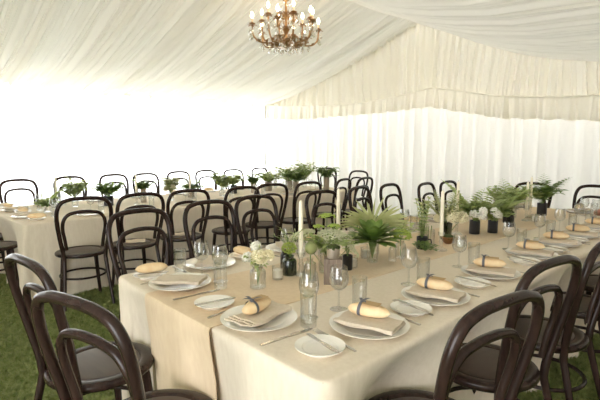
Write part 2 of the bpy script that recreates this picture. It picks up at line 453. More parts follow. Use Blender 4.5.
for (x, y), l in zip(RC, ["bentwood chair nearest the camera along the right side of the near table",
        "second bentwood chair from the front along the near table's right side",
        "third bentwood chair from the front along the near table's right side",
        "fourth bentwood chair from the front along the near table's right side",
        "fifth bentwood chair from the front along the near table's right side"]):
    chair.put((x, y, 0), R(82 if y < 2 else 88), l, 'chairs along the right side of the near table')
for (x, y), l in zip([(-4.96, 0.73), (-5.50, 0.76)],
        ["bentwood chair with a bright shiny seat at the left edge, beside the far table",
         "bentwood chair at the left edge, farther one at the far table's near end"]):
    chair.put((x, y, 0), R(-3), l, 'chairs at the near end of the far table')

# ------------------------------------------------------------------ tables and cloths
def make_cloth(L, W, top, seats, fold_seed, drop=None, nper=520, rc=0.05):
    """cloth on a W x L table with origin at its centre; seats: (side point, inward depth) where chairs push the cloth in"""
    drop = top - 0.015 if drop is None else drop
    g = np.random.RandomState(fold_seed)
    ph = g.uniform(0, 6.28, 6)
    hw, hl = W / 2, L / 2
    per = []
    def arc(cx, cy, a0):
        for k in range(11):
            a = a0 + PI / 2 * k / 10
            per.append((cx + rc * math.cos(a), cy + rc * math.sin(a), math.cos(a), math.sin(a), math.sin(PI * k / 10)))
    n1 = int(nper * W / (2 * (L + W))); n2 = int(nper * L / (2 * (L + W)))
    def line(x0, y0, x1, y1, nx, ny, n):
        for k in range(1, n):
            t = k / n; d = min(t, 1 - t) * math.hypot(x1 - x0, y1 - y0)
            per.append((x0 + (x1 - x0) * t, y0 + (y1 - y0) * t, nx, ny, 0.55 * math.exp(-d / 0.16)))
    arc(hw - rc, hl - rc, 0); line(hw - rc, hl, -hw + rc, hl, 0, 1, n1)
    arc(-hw + rc, hl - rc, PI / 2); line(-hw, hl - rc, -hw, -hl + rc, -1, 0, n2)
    arc(-hw + rc, -hl + rc, PI); line(-hw + rc, -hl, hw - rc, -hl, 0, -1, n1)
    arc(hw - rc, -hl + rc, 3 * PI / 2); line(hw, -hl + rc, hw, hl - rc, 1, 0, n2)
    N = len(per); s = np.cumsum([0] + [math.hypot(per[i + 1][0] - per[i][0], per[i + 1][1] - per[i][1]) for i in range(N - 1)])
    rings = []
    prof = [(-0.03, 0.0), (-0.010, -0.0008), (-0.003, -0.003), (0.0, -0.008), (0.002, -0.018)]
    for o, dz in prof:
        rings.append([(p[0] + p[2] * o, p[1] + p[3] * o, top + dz) for p in per])
    for t in (0.05, 0.1, 0.17, 0.25, 0.34, 0.44, 0.55, 0.66, 0.77, 0.88, 1.0):
        row = []
        for i, p in enumerate(per):
            c = p[4]
            rip = 0.45 * math.sin(7.1 * s[i] + ph[0]) + 0.3 * math.sin(15 * s[i] + ph[1]) + 0.25 * math.sin(29 * s[i] + ph[2] + 1.3 * t)
            fold = math.sin(62 * s[i] + ph[3]) * c
            out = 0.003 + t * (0.010 + 0.012 * rip) + t ** 0.8 * 0.045 * fold + 0.05 * c * t
            push = 0
            for (sx, sy, dep, wid) in seats:
                d2 = ((p[0] - sx) ** 2 + (p[1] - sy) ** 2) / (wid * wid)
                push = max(push, dep * math.exp(-d2))
            out -= push * min(1, (t / 0.36)) ** 1.0
            row.append((p[0] + p[2] * out, p[1] + p[3] * out, top - 0.018 - (drop - 0.018) * t))
        rings.append(row)
    m = MB()
    for r in rings: pass
    flat = [q for r in rings for q in r]
    fs = []
    for i in range(len(rings) - 1):
        for k in range(N):
            l = (k + 1) % N
            fs.append((i * N + k, i * N + l, (i + 1) * N + l, (i + 1) * N + k))
    fs = [tuple(reversed(f)) for f in fs]
    fs.append(tuple(range(N)))
    m.add(flat, fs)
    return m

def table_under(label, cx, cy, rz, W, L, top):
    t = thing('trestle_table', label, 'table', (cx, cy, 0), rz, 'long banquet tables')
    MB().box((0, 0, top - 0.016), (W - 0.03, L - 0.03, 0.024)).build('tabletop', M['trestle'], t, 30)
    for sy in (-1, 1):
        for sx in (-1, 1):
            MB().box((sx * (W / 2 - 0.36), sy * (L / 2 - 0.45), (top - 0.03) / 2), (0.05, 0.05, top - 0.03)).build('leg', M['trestle'], t, 30)
    return t

# near table
NX0, NX1, NY0, NY1, ZT = -2.20, -0.785, 0.81, 5.08, 0.74
W, L = NX1 - NX0, NY1 - NY0; ncx, ncy = (NX0 + NX1) / 2, (NY0 + NY1) / 2
table_under('long trestle table hidden under the cloth in the foreground', ncx, ncy, 0, W, L, ZT - 0.001)
seats = [(W / 2, y - ncy, 0.225, 0.24) for _, y in RC] + [(-1.92 - ncx, -L / 2, 0.05, 0.26), (-1.39 - ncx, -L / 2, 0.05, 0.26), (-1.75 - ncx, L / 2, 0.03, 0.3)]
c = make_cloth(L, W, ZT, seats, 4)
tag(c.build('tablecloth', M['linen'], smooth=60), 'natural linen cloth draped to the grass over the foreground table', 'tablecloth', 'linen tablecloths', (ncx, ncy, 0))
def make_runner(x0, x1, L, top, drop, push):
    """runner lying along the table and hanging over both ends; local origin on the near edge line"""
    path = [(-0.028 - 0.004, top - drop), (-0.026, top - 0.4), (-0.021, top - 0.2), (-0.014, top - 0.06), (-0.009, top - 0.015), (-0.003, top + 0.001), (0.012, top + 0.0035)]
    mid = [(y, top + 0.0035) for y in np.linspace(0.05, L - 0.05, 30)]
    end = [(L - p[0], p[1]) for p in path[::-1]]
    P = path + mid + end
    rows = []; rows2 = []
    xs = np.linspace(x0, x1, 22)
    for (y, z) in P:
        low = max(0, (top - z)) / drop
        near = 1 if y < L / 2 else -1
        pu = min(1, max(0, (top - 0.018 - z)) / (0.36 * (drop - 0.018)))
        rows.append([(x, y - 0.006 * math.sin(x * 16) * low * near + (pu * max(d * math.exp(-((x - sx) / w) ** 2) for sx, d, w in push) if near > 0 else 0), z) for x in xs])
    m = MB().grid(rows)
    # hem thickness
    th = 0.003
    n = len(xs)
    rows2 = []
    for (y, z), r in zip(P, rows):
        if z > top - 0.005: rows2.append([(q[0], q[1], q[2] - th) for q in r])
        else: rows2.append([(q[0], q[1] + (th if y < L / 2 else -th), q[2]) for q in r])
    o = len(m.v)
    m.add([p for r in rows2 for p in r], [tuple(reversed((i * n + k, i * n + k + 1, (i + 1) * n + k + 1, (i + 1) * n + k))) for i in range(len(P) - 1) for k in range(n - 1)])
    for i in range(len(P) - 1):
        m.f.append((i * n, (i + 1) * n, o + (i + 1) * n, o + i * n))
        m.f.append((i * n + n - 1, o + i * n + n - 1, o + (i + 1) * n + n - 1, (i + 1) * n + n - 1))
    return m
RX0, RX1 = -1.825, -1.315
tag(make_runner(RX0, RX1, L, ZT, 0.70, [(-1.92, 0.05, 0.26), (-1.39, 0.05, 0.26)]).build('table_runner', M['runner'], smooth=50), 'warm tan linen runner down the middle of the foreground table, hanging over its near end', 'runner', 'linen runners', (0, NY0 - 0.012, 0))

# far table, turned a little
FA = R(4.0); FZ = 0.71; FW, FL = 1.52, 4.75
fo = Vector((-4.40, 0.87, 0))                                   # its near right corner
def F(u, v, z=0.0):
    """u: distance in from the right edge, v: distance from the near end"""
    return (fo.x - u * math.cos(FA) - v * math.sin(FA), fo.y - u * math.sin(FA) + v * math.cos(FA), z)
fc = F(FW / 2, FL / 2)
table_under('long trestle table hidden under the cloth by the bright wall', fc[0], fc[1], FA, FW, FL, FZ - 0.001)
def fl(x, y):
    d = Vector((x - fc[0], y - fc[1])); return d.x * math.cos(FA) + d.y * math.sin(FA), -d.x * math.sin(FA) + d.y * math.cos(FA)
seats = []
for (x, y, a) in B:
    lx, ly = fl(x, y); seats.append((FW / 2, ly, max(0.0, FW / 2 - (lx - 0.235)), 0.24))
for (x, y) in [(-4.96, 0.73), (-5.50, 0.76)]:
    lx, ly = fl(x, y); seats.append((lx, -FL / 2, max(0.0, (ly + 0.235) + FL / 2), 0.24))
c = make_cloth(FL, FW, FZ, seats, 11)
tag(c.build('tablecloth', M['linen'], smooth=60), 'natural linen cloth draped over the far table beside the bright wall', 'tablecloth', 'linen tablecloths', (fc[0], fc[1], 0), FA)

# ------------------------------------------------------------------ tableware kinds
def k_plate(r, name, cat):
    o = MB().lathe([(0, 0.004), (r * 0.60, 0.004), (r * 0.66, 0.006), (r * 0.72, 0.0125), (r * 0.97, 0.0185), (r, 0.0195), (r * 1.0, 0.0175), (r * 0.74, 0.009), (r * 0.66, 0.0), (r * 0.55, 0.0), (0, 0.001)][::-1], 48).build(name, M['china'])
    tag(o, '', cat); return Kind(o)
plate = k_plate(0.137, 'dinner_plate', 'plate')
sideplate = k_plate(0.078, 'side_plate', 'plate')

def napkin_mesh(lx, ly, layers=3):
    m = MB(); g = random.Random(2)
    z = 0.0
    for i in range(layers):
        sx = lx * (1 - 0.05 * i); sy = ly * (1 - 0.07 * i); ox = 0.006 * i; oy = -0.005 * i
        rows = []; rows2 = []
        for a in np.linspace(-0.5, 0.5, 15):
            r1 = []; r2 = []
            for b in np.linspace(-0.5, 0.5, 9):
                w = 0.0022 * math.sin(9 * a + i) + 0.0018 * math.sin(11 * b + 2 * i)
                zz = z + 0.004 * (a * a + b * b) + (w + 0.004 * max(0, abs(a) - 0.4) * 6 * g.random())
                zz = max(zz, z)
                r1.append((sx * a + ox, sy * b + oy + 0.004 * math.sin(7 * a), zz + 0.0045)); r2.append((sx * a + ox, sy * b + oy + 0.004 * math.sin(7 * a), zz))
            rows.append(r1); rows2.append(r2)
        n = 9; N = 15; o = len(m.v)
        m.grid(rows); m.grid([r[::-1] for r in rows2])
        t0 = MB()
        # hem sides
        edge = [(i2, 0) for i2 in range(N)] + [(N - 1, k) for k in range(1, n)] + [(i2, n - 1) for i2 in range(N - 2, -1, -1)] + [(0, k) for k in range(n - 2, 0, -1)]
        top = [o + a * n + b for a, b in edge]; bot = [o + N * n + a * n + (n - 1 - b) for a, b in edge]
        for q in range(len(edge)):
            w = (q + 1) % len(edge)
            m.f.append((top[q], bot[q], bot[w], top[w]))
        z += 0.0052
    return m
o = napkin_mesh(0.215, 0.125).build('linen_napkin', M['napkin'], smooth=50); tag(o, '', 'napkin'); napkin = Kind(o)
o = napkin_mesh(0.185, 0.15, 2).build('folded_napkin', M['napkin'], smooth=50); tag(o, '', 'napkin'); seatnapkin = Kind(o)

def bread_mesh(ln=0.155, w=0.029, h=0.026, seed=1):
    n = 16; rows = []; g = random.Random(seed); m = MB()
    prof = []
    for i in range(15):
        t = i / 14 * 2 - 1
        rr = max(0.0, 1 - abs(t) ** 2.7) ** 0.62
        prof.append((t * ln / 2, rr))
    vs = []
    for i, (x, r) in enumerate(prof):
        for k in range(n):
            q = 2 * PI * k / n
            y = math.cos(q) * w * r * (1 + 0.04 * math.sin(5 * x * 40 + seed)); z = math.sin(q)
            z = h * r * z * (1.0 if z > 0 else 0.75) + h * 0.75
            if z < h * 0.75 - 0.0: z = max(z, h * 0.02 + 0.0)
            score = 0.0035 * math.exp(-((y) / 0.006) ** 2) if q < PI and abs(x) < ln * 0.3 else 0
            vs.append((x, y + 0.006 * math.sin(x * 16), z - score))
    fs = []
    for i in range(len(prof) - 1):
        for k in range(n):
            l = (k + 1) % n
            fs.append((i * n + k, (i + 1) * n + k, (i + 1) * n + l, i * n + l))
    fs.append(tuple(range(n))); fs.append(tuple((len(prof) - 1) * n + k for k in range(n - 1, -1, -1)))
    return m.add(vs, fs)
bp = bread_mesh().build('bread_roll', M['bread'], smooth=80); tag(bp, '', 'bread'); plainbread = Kind(bp)
# tied roll: ribbon band, bow and kraft tag
bt = bread_mesh(seed=3).build('bread_roll', M['bread'], smooth=80); tag(bt, '', 'bread')
m = MB(); ring = []
for k in range(24):
    q = 2 * PI * k / 24; z = math.sin(q)
    ring.append((math.cos(q) * 0.0305, max(0.0006, 0.0275 * z * (1.0 if z > 0 else 0.75) + 0.0195)))
rows = [[(-0.026 + dx, y, z) for y, z in ring + ring[:1]] for dx in (-0.006, 0.006)]
m.grid(rows)
m.leaf((-0.026, 0.0, 0.047), (0.3, 1, 0.35), 0.05, 0.013, 0.8, 0.1)
m.leaf((-0.026, 0.0, 0.047), (0.5, -0.5, 0.5), 0.04, 0.013, 1.0, 0.1)
m.leaf((-0.026, 0.0, 0.047), (-0.5, 0.7, 0.45), 0.035, 0.012, 1.0, 0.1)
m.ball((-0.026, 0, 0.047), 0.007, 8, 5)
o = m.build('ribbon', M['ribbon'], bt, 60)
o['label'] = 'dark grey ribbon tied round the bread'
MB().add([(-0.02, -0.018, 0.0475), (0.042, -0.02, 0.0475), (0.042, 0.018, 0.047), (-0.02, 0.02, 0.0475), (-0.02, -0.018, 0.0482), (0.042, -0.02, 0.0482), (0.042, 0.018, 0.0477), (-0.02, 0.02, 0.0482)],
         [(3, 2, 1, 0), (4, 5, 6, 7), (0, 1, 5, 4), (1, 2, 6, 5), (2, 3, 7, 6), (3, 0, 4, 7)]).build('paper_tag', M['tagcard'], bt, 20)
tiedbread = Kind(bt)

def k_wine():
    t = thing('wine_glass', '', 'glass')
    MB().lathe([(0, 0.0), (0.033, 0.0), (0.034, 0.0015), (0.030, 0.003), (0.012, 0.006), (0.005, 0.012)], 28).build('foot', M['glass'], t)
    MB().lathe([(0.005, 0.012), (0.0036, 0.03), (0.0034, 0.06), (0.0045, 0.074), (0.010, 0.080)], 14).build('stem', M['glass'], t)
    MB().lathe([(0.004, 0.077), (0.018, 0.081), (0.030, 0.092), (0.0365, 0.110), (0.0375, 0.125), (0.034, 0.149), (0.0305, 0.170), (0.0297, 0.170), (0.0333, 0.148), (0.0366, 0.125), (0.0355, 0.110), (0.029, 0.094), (0.017, 0.083), (0, 0.0805)], 30).build('bowl', M['glass'], t)
    return Kind(t)
wine = k_wine()
o = MB().lathe([(0, 0.0), (0.0265, 0.0), (0.028, 0.003), (0.0295, 0.122), (0.0288, 0.123), (0.0275, 0.122), (0.0262, 0.016), (0.022, 0.013), (0, 0.012)], 30).build('tumbler', M['glass']); tag(o, '', 'glass'); tumbler = Kind(o)

def strip(path, hw, th):
    """flat bar of varying half width following (x, z)"""
    m = MB(); vs = []
    for (x, z), w in zip(path, hw):
        vs += [(x, -w, z), (x, w, z), (x, w, z + th), (x, -w, z + th)]
    fs = []
    for i in range(len(path) - 1):
        for k in range(4):
            l = (k + 1) % 4
            fs.append((i * 4 + k, i * 4 + l, (i + 1) * 4 + l, (i + 1) * 4 + k))
    fs.append((3, 2, 1, 0)); e = (len(path) - 1) * 4; fs.append((e, e + 1, e + 2, e + 3))
    return m.add(vs, fs)
def k_knife(ln, name):
    a = [(-0.5, 0.0), (-0.49, 0.0), (-0.1, 0.0), (0.0, 0.0005), (0.04, 0.0005), (0.3, 0.0), (0.45, 0.0), (0.5, 0.0)]
    o = strip([(x * ln, z) for x, z in a], [0.004, 0.0065, 0.005, 0.0042, 0.007, 0.0085, 0.006, 0.001], 0.0032).build(name, M['steel'], smooth=40)
    tag(o, '', 'knife'); return Kind(o)
knife = k_knife(0.215, 'dinner_knife'); bknife = k_knife(0.165, 'butter_knife')
m = strip([(-0.1, 0.0), (-0.09, 0.001), (-0.02, 0.004), (0.03, 0.007), (0.045, 0.005), (0.055, 0.002)], [0.004, 0.006, 0.003, 0.003, 0.008, 0.0115], 0.0025)
for k in range(4):
    y = -0.0095 + 0.0063 * k
    m.tube([(0.054, y, 0.0035), (0.075, y, 0.003), (0.098, y * 0.95, 0.0065)], [0.0017, 0.0016, 0.0009], 5)
o = m.build('dinner_fork', M['steel'], smooth=40); tag(o, '', 'fork'); fork = Kind(o)

RT = ZT + 0.0036                                   # runner top
def tz(x): return RT if RX0 - 0.01 < x < RX1 + 0.01 else ZT + 0.0003

ORD = ['first', 'second', 'third', 'fourth', 'fifth', 'sixth', 'seventh', 'eighth', 'ninth']
def P2(x, y, dz=0.0): return (x, y, tz(x) + dz)

# right-hand settings: guests face -x
rp = [1.20, 1.645, 2.16, 2.73, 3.17, 3.57, 4.02, 4.5]
rside = [0.95, 1.44, 1.93, 2.52, 2.95, 3.37, 3.80, 4.28]
rw = [1.26, 1.73, 2.19, 2.80, 3.30, 3.70, 4.15, 4.62]
rt = [1.335, 1.785, 2.27, 2.89, 3.39, 3.86, 4.27, 4.74]
for i in range(8):
    w = f'{ORD[i]} right-side place of the near table'
    px = [-0.945, -0.955, -0.96, -0.98, -0.985, -0.975, -0.975, -0.975][i]
    ja = R(rng.uniform(-6, 6))
    plate.put(P2(px, rp[i]), 0, 'round white dinner plate, ' + w, 'dinner plates')
    napkin.put(P2(px + 0.005, rp[i] - 0.005, 0.020), R(16) + ja, 'folded tan linen napkin, ' + w, 'linen napkins')
    tiedbread.put(P2(px - 0.01, rp[i] + 0.01, 0.0368), R(18) + ja * 1.5, 'bread roll tied with dark ribbon, ' + w, 'tied bread rolls')
    sideplate.put(P2(-0.935, rside[i]), 0, 'small white side plate, ' + w, 'side plates')
    bknife.put(P2(-0.935, rside[i] + 0.012, 0.0198), R(-8) + ja, 'silver butter knife across the side plate, ' + w, 'butter knives')
    fork.put(P2(-0.955, rp[i] - 0.165), R(176) + ja, 'silver dinner fork, ' + w, 'dinner forks')
    knife.put(P2(-0.945, rp[i] + 0.158), R(178) + ja * 0.5, 'silver dinner knife, ' + w, 'dinner knives')
    wine.put(P2(-1.14, rw[i]), 0, 'stemmed wine glass, ' + w, 'wine glasses')
    tumbler.put(P2(-1.10, rt[i]), 0, 'clear straight tumbler, ' + w, 'tumblers')

# near-end settings: guests face +y
for (px, py, sx, sy, wg, tg, tied, where) in [(-1.245, 0.955, -1.49, 0.925, (-1.155, 1.115), (-1.10, 1.06), True, 'front right end place of the near table'),
                                 (-1.82, 0.955, -2.055, 0.92, (-1.755, 1.125), (-1.67, 1.07), False, 'front left corner place of the near table')]:
    plate.put(P2(px, py, 0.003), 0, 'round white dinner plate, ' + where, 'dinner plates')
    napkin.put(P2(px, py, 0.023), R(100 if tied else 40), 'folded tan linen napkin, ' + where, 'linen napkins')
    sideplate.put(P2(sx, sy), 0, 'small white side plate, ' + where, 'side plates')
    bknife.put(P2(sx + 0.01, sy, 0.0198), R(78 if tied else 70), 'silver butter knife across the side plate, ' + where, 'butter knives')
    if tied: tiedbread.put(P2(px - 0.005, py - 0.005, 0.0398), R(100), 'bread roll tied with dark ribbon, ' + where, 'tied bread rolls')
    else: plainbread.put(P2(sx + 0.0, sy + 0.01, 0.0235), R(70), 'plain bread roll on a side plate at the left corner of the near table', 'plain bread rolls')
    knife.put(P2(px + 0.165, py - 0.01), R(86), 'silver dinner knife, ' + where, 'dinner knives')
    fork.put(P2(px - 0.155, py - 0.02), R(94), 'silver dinner fork, ' + where, 'dinner forks')
    wine.put(P2(*wg), 0, 'stemmed wine glass, ' + where, 'wine glasses')
    tumbler.put(P2(*tg), 0, 'clear straight tumbler, ' + where, 'tumblers')

# left-hand settings: guests face +x
lp = [1.25, 1.80, 2.36, 2.95, 3.55, 4.12, 4.62]
for i, y in enumerate(lp):
    w = f'{ORD[i]} left-side place of the near table'
    ja = R(rng.uniform(-8, 8))
    plate.put(P2(-2.05, y), 0, 'round white dinner plate, ' + w, 'dinner plates')
    napkin.put(P2(-2.05, y, 0.020), R(-30) + ja, 'folded tan linen napkin, ' + w, 'linen napkins')
    sideplate.put(P2(-2.075, y + 0.235), 0, 'small white side plate, ' + w, 'side plates')
    plainbread.put(P2(-2.075, y + 0.235, 0.0185), R(20) + ja * 2, 'plain bread roll on a side plate, ' + w, 'plain bread rolls')
    knife.put(P2(-2.05, y - 0.16), R(2) + ja * 0.5, 'silver dinner knife, ' + w, 'dinner knives')
    wine.put(P2(-1.905, y - 0.135), 0, 'stemmed wine glass, ' + w, 'wine glasses')
    tumbler.put(P2(-2.015, y - 0.19) if i == 0 else P2(-1.88, y - 0.05), 0, 'clear straight tumbler, ' + w, 'tumblers')

# far-end settings: guests face -y
for (px, where) in [(-1.95, 'left place at the far end of the near table'), (-1.36, 'right place at the far end of the near table')]:
    plate.put(P2(px, 4.92, 0.001), 0, 'round white dinner plate, ' + where, 'dinner plates')
    napkin.put(P2(px, 4.92, 0.021), R(80), 'folded tan linen napkin, ' + where, 'linen napkins')
    tiedbread.put(P2(px, 4.92, 0.038), R(85), 'bread roll tied with dark ribbon, ' + where, 'tied bread rolls')
    wine.put(P2(px + 0.10, 4.73), 0, 'stemmed wine glass, ' + where, 'wine glasses')
    tumbler.put(P2(px + 0.17, 4.76), 0, 'clear straight tumbler, ' + where, 'tumblers')
o = bread_mesh(0.13, 0.04, 0.036, 5).build('bread_roll', M['bread_pink'], smooth=80)
tag(o, 'dark rosy bread roll at the right edge of the view, far down the near table', 'bread', None, P2(-1.165, 4.86), R(60))

# napkins laid on two seats of the far table
for (x, y, a), l in zip(B[1:3], ['folded napkin lying on the second seat along the far table', 'folded napkin lying on the third seat along the far table']):
    seatnapkin.put((x - 0.01, y + 0.02, 0.4715), R(a - 20), l, 'napkins on seats')

# ------------------------------------------------------------------ centrepieces
def bottle_prof(r, h, neck, nh, th=0.0025):
    o = [(0, 0.0), (r * 0.9, 0.0), (r, 0.004), (r, h * 0.70), (r * 0.92, h * 0.80), (neck, h * 0.88), (neck, h - 0.004), (neck + 0.003, h)]
    i = [(neck + 0.001, h), (neck - th, h - 0.004), (neck - th, h * 0.87), (r * 0.92 - th, h * 0.785), (r - th, h * 0.70), (r - th, 0.008), (0, 0.006)]
    return o + i
def cyl_prof(r, h, flare=0.0, th=0.003):
    return [(0, 0), (r * 0.94, 0), (r, 0.004), (r + flare, h), (r + flare - th, h), (r - th, 0.009), (0, 0.008)]

def petals(mb, c, r, rings, seed, up=(0, 0, 1)):
    g = random.Random(seed)
    for k in range(rings):
        t = (k + 0.6) / rings
        el = R(80 - 78 * t); n = 5 + 3 * k; L = r * (0.45 + 0.6 * t)
        for j in range(n):
            a = 2 * PI * (j + 0.5 * (k % 2)) / n + g.uniform(-0.2, 0.2)
            d = (math.cos(a) * math.cos(el), math.sin(a) * math.cos(el), math.sin(el))
            mb.leaf(Vector(c) + Vector(d) * r * 0.15, d, L, L * 0.85, -0.3, 0.5, 3)
def domeflower(mb, c, r, n, fl, seed, flat=0.5, tilt=(0, 0)):
    """umbel or hydrangea head: florets scattered over a dome"""
    g = random.Random(seed)
    for _ in range(n):
        a = g.uniform(0, 2 * PI); q = math.sqrt(g.random())
        x, y = q * r * math.cos(a), q * r * math.sin(a)
        z = flat * r * math.sqrt(max(0, 1 - q * q)) + g.uniform(-0.1, 0.05) * r
        z += tilt[0] * x + tilt[1] * y
        mb.ball((c[0] + x, c[1] + y, c[2] + z), fl * g.uniform(0.7, 1.25), 5, 3, (1, 1, 0.7))
def ballflower(mb, c, r, n, fl, seed, low=-0.55):
    g = random.Random(seed)
    mb.ball(c, r * 0.88, 12, 8)
    for k in range(n):
        z = low + (1 - low) * (k + 0.5) / n; a = k * 2.399963 + g.uniform(-0.15, 0.15); q = math.sqrt(max(0, 1 - z * z)); rr = r * g.uniform(0.86, 1.06)
        d = Vector((q * math.cos(a), q * math.sin(a), z))
        for j in range(3):
            t = d.orthogonal(); t = Matrix.Rotation(2.094 * j + k, 3, d) @ t
            mb.leaf(Vector(c) + d * rr * 0.86, (d * 0.55 + t).normalized(), fl, fl * 0.8, -0.4, 0.3, 2)
def umbel_rays(mb, base, c, r, seed, flat=0.5, tilt=(0, 0)):
    g = random.Random(seed)
    mb.tube([base, c], 0.0018, 5)
    for k in range(16):
        a = 2 * PI * k / 16 + g.uniform(-0.1, 0.1); q = g.uniform(0.4, 0.9)
        x, y = q * r * math.cos(a), q * r * math.sin(a)
        mb.tube([c, (c[0] + x, c[1] + y, c[2] + flat * r * math.sqrt(1 - q * q) + tilt[0] * x + tilt[1] * y)], 0.0008, 4)
def bush(leaf, stem, base, n, height, spread, ll, lw, seed, droop=0.7, per=9, up=0.35, flatten=1.0):
    g = random.Random(seed)
    for i in range(n):
        a = 2 * PI * i / n + g.uniform(-0.4, 0.4); sp = spread * g.uniform(0.35, 1.0); hh = height * g.uniform(0.55, 1.0)
        b = Vector(base); mid = b + Vector((math.cos(a) * sp * 0.35, math.sin(a) * sp * 0.35, hh * 0.65))
        tip = b + Vector((math.cos(a) * sp, math.sin(a) * sp, hh * g.uniform(0.75, 1.0) * flatten))
        pts = catmull([b, mid, tip], 5)
        stem.tube(pts, 0.0014, 5)
        for k in range(per):
            t = 0.3 + 0.7 * k / (per - 1); q = pts[min(len(pts) - 1, int(t * (len(pts) - 1)))]
            aa = a + (1 if k % 2 else -1) * g.uniform(0.4, 1.3)
            leaf.leaf(q, (math.cos(aa), math.sin(aa), g.uniform(-0.1, up + 0.3)), ll * g.uniform(0.6, 1.1), lw * g.uniform(0.7, 1.1), droop, 0.25, 3)
def frond(leaf, stem, base, d, length, width, droop, pairs=22, rise=0.6):
    """fern frond"""
    a = math.atan2(d[1], d[0]); p = Vector(base); pts = [p.copy()]; dd = Vector((d[0], d[1], rise)).normalized()
    for i in range(pairs):
        p = p + dd * (length / pairs); pts.append(p.copy()); dd = (dd + Vector((0, 0, -droop / pairs))).normalized()
    stem.tube(pts, [0.0016 * (1 - 0.6 * i / pairs) for i in range(pairs + 1)], 5)
    for i in range(3, pairs + 1):
        t = i / pairs; w = width * math.sin(PI * (0.12 + 0.86 * t)) ** 0.8
        dv = (pts[i] - pts[i - 1]).normalized()
        for s in (-1, 1):
            side = Vector((-math.sin(a), math.cos(a), 0)) * s
            leaf.leaf(pts[i], side + dv * 0.55 + Vector((0, 0, 0.05)), w, w * 5.5 / pairs + 0.003, 0.35, 0.1, 3)

def vase(name, label, cat, loc, prof, m, group=None, n=24):
    t = thing(name, label, cat, loc, 0, group)
    MB().lathe(prof, n).build('vase', m, t)
    return t

# 1 bottle of cream flowers
t = vase('flower_vase', 'small clear bottle vase holding cream and white flowers, front of the near table', 'vase', P2(-1.563, 1.195), bottle_prof(0.036, 0.098, 0.023, 0.02), M['glass'])
s_ = MB(); lf = MB(); f1 = MB(); f2 = MB()
for k, (x, y, z) in enumerate([(0.012, 0.0, 0.145), (-0.028, -0.022, 0.135), (0.02, 0.028, 0.15), (-0.02, 0.01, 0.185)]):
    s_.tube([(0.0, 0.0, 0.012), (x * 0.3, y * 0.3, 0.09), (x, y, z)], 0.0016, 5)
ballflower(f1, (0.016, -0.004, 0.138), 0.032, 60, 0.018, 3); ballflower(f1, (0.036, 0.03, 0.145), 0.022, 40, 0.015, 4)
ballflower(f2, (-0.036, -0.028, 0.132), 0.022, 40, 0.015, 5); ballflower(f2, (-0.024, 0.01, 0.178), 0.022, 40, 0.015, 6)
bush(lf, s_, (0, 0, 0.07), 7, 0.10, 0.05, 0.045, 0.022, 3, per=4)
lf.leaf((0.0, 0.005, 0.15), (0.1, 0.1, 1), 0.06, 0.018, 0.1)
s_.build('stem', M['stem'], t); lf.build('leaf_spray', M['leaf'], t, 60); f1.build('flower', M['cream'], t, 60); f2.build('flower', M['white'], t, 60)

# tea lights
def tealight():
    t = thing('tea_light_holder', '', 'candle holder')
    MB().lathe(cyl_prof(0.0265, 0.062, 0.0015), 26).build('glass_cup', M['glass'], t)
    MB().lathe([(0, 0.0095), (0.0225, 0.0095), (0.0225, 0.045), (0.018, 0.047), (0, 0.045)], 24).build('wax', M['waxwhite'], t)
    return Kind(t)
tea = tealight()
for (x, y), l in [((-1.605, 1.345), 'white candle in a clear glass cup beside the bottle of cream flowers'),
                  ((-1.50, 1.76), 'white candle in a clear glass cup under the dark green leaves'),
                  ((-1.585, 1.97), 'white candle in a round glass cup just behind the leaf vase'),
                  ((-1.36, 2.62), 'white candle in a clear glass cup right of the copper bowl'),
                  ((-1.43, 4.02), 'white candle in a clear glass cup in front of the last black pot')]:
    tea.put(P2(x, y), 0, l, 'tea lights')

# 2 green bottle with lime button flower and grey sprigs
t = vase('flower_vase', 'dark green square-shouldered bottle with a lime pompom flower, behind the front tea light', 'vase', P2(-1.625, 1.435), bottle_prof(0.036, 0.095, 0.022, 0.02), M['greenglass'])
s_ = MB(); f = MB(); lf = MB()
s_.tube([(0, 0, 0.01), (0, 0.0, 0.125)], 0.002, 5); s_.tube([(0.0, 0, 0.01), (-0.02, 0.02, 0.1)], 0.0015, 5)
domeflower(f, (0, 0.0, 0.125), 0.036, 160, 0.0055, 8, 0.9); domeflower(f, (0, 0.0, 0.128), 0.034, 60, 0.0055, 9, -0.5)
bush(lf, s_, (-0.01, 0.015, 0.08), 10, 0.17, 0.10, 0.03, 0.006, 5, per=10, droop=0.2)
s_.build('stem', M['stem'], t); f.build('flower', M['lime'], t, 60); lf.build('leaf_spray', M['leaf_pale'], t, 60)
# dark bottle beside it
t = vase('glass_bottle', 'narrow smoky dark bottle hidden left of the green bottle', 'bottle', P2(-1.70, 1.47), bottle_prof(0.022, 0.105, 0.013, 0.02), M['darkglass'])

# 3 clear bottle with seed pod
t = vase('flower_vase', 'clear bottle with a round olive seed pod, between the candlestick and wooden block', 'vase', P2(-1.475, 1.43), bottle_prof(0.030, 0.11, 0.014, 0.02), M['glass'])
s_ = MB(); f = MB()
s_.tube([(0, 0, 0.01), (0.004, 0.002, 0.14)], 0.0018, 5); s_.tube([(0.005, 0, 0.01), (-0.012, 0.012, 0.12)], 0.0014, 5)
f.ball((0.004, 0.002, 0.158), 0.029, 14, 10, (1, 1, 1.05)); f.lathe([(0.010, 0.186), (0.016, 0.190), (0.012, 0.192), (0, 0.191)], 10, (0.004, 0.002, 0))
s_.build('stem', M['stem'], t); f.build('seed_pod', M['pod'], t, 60)

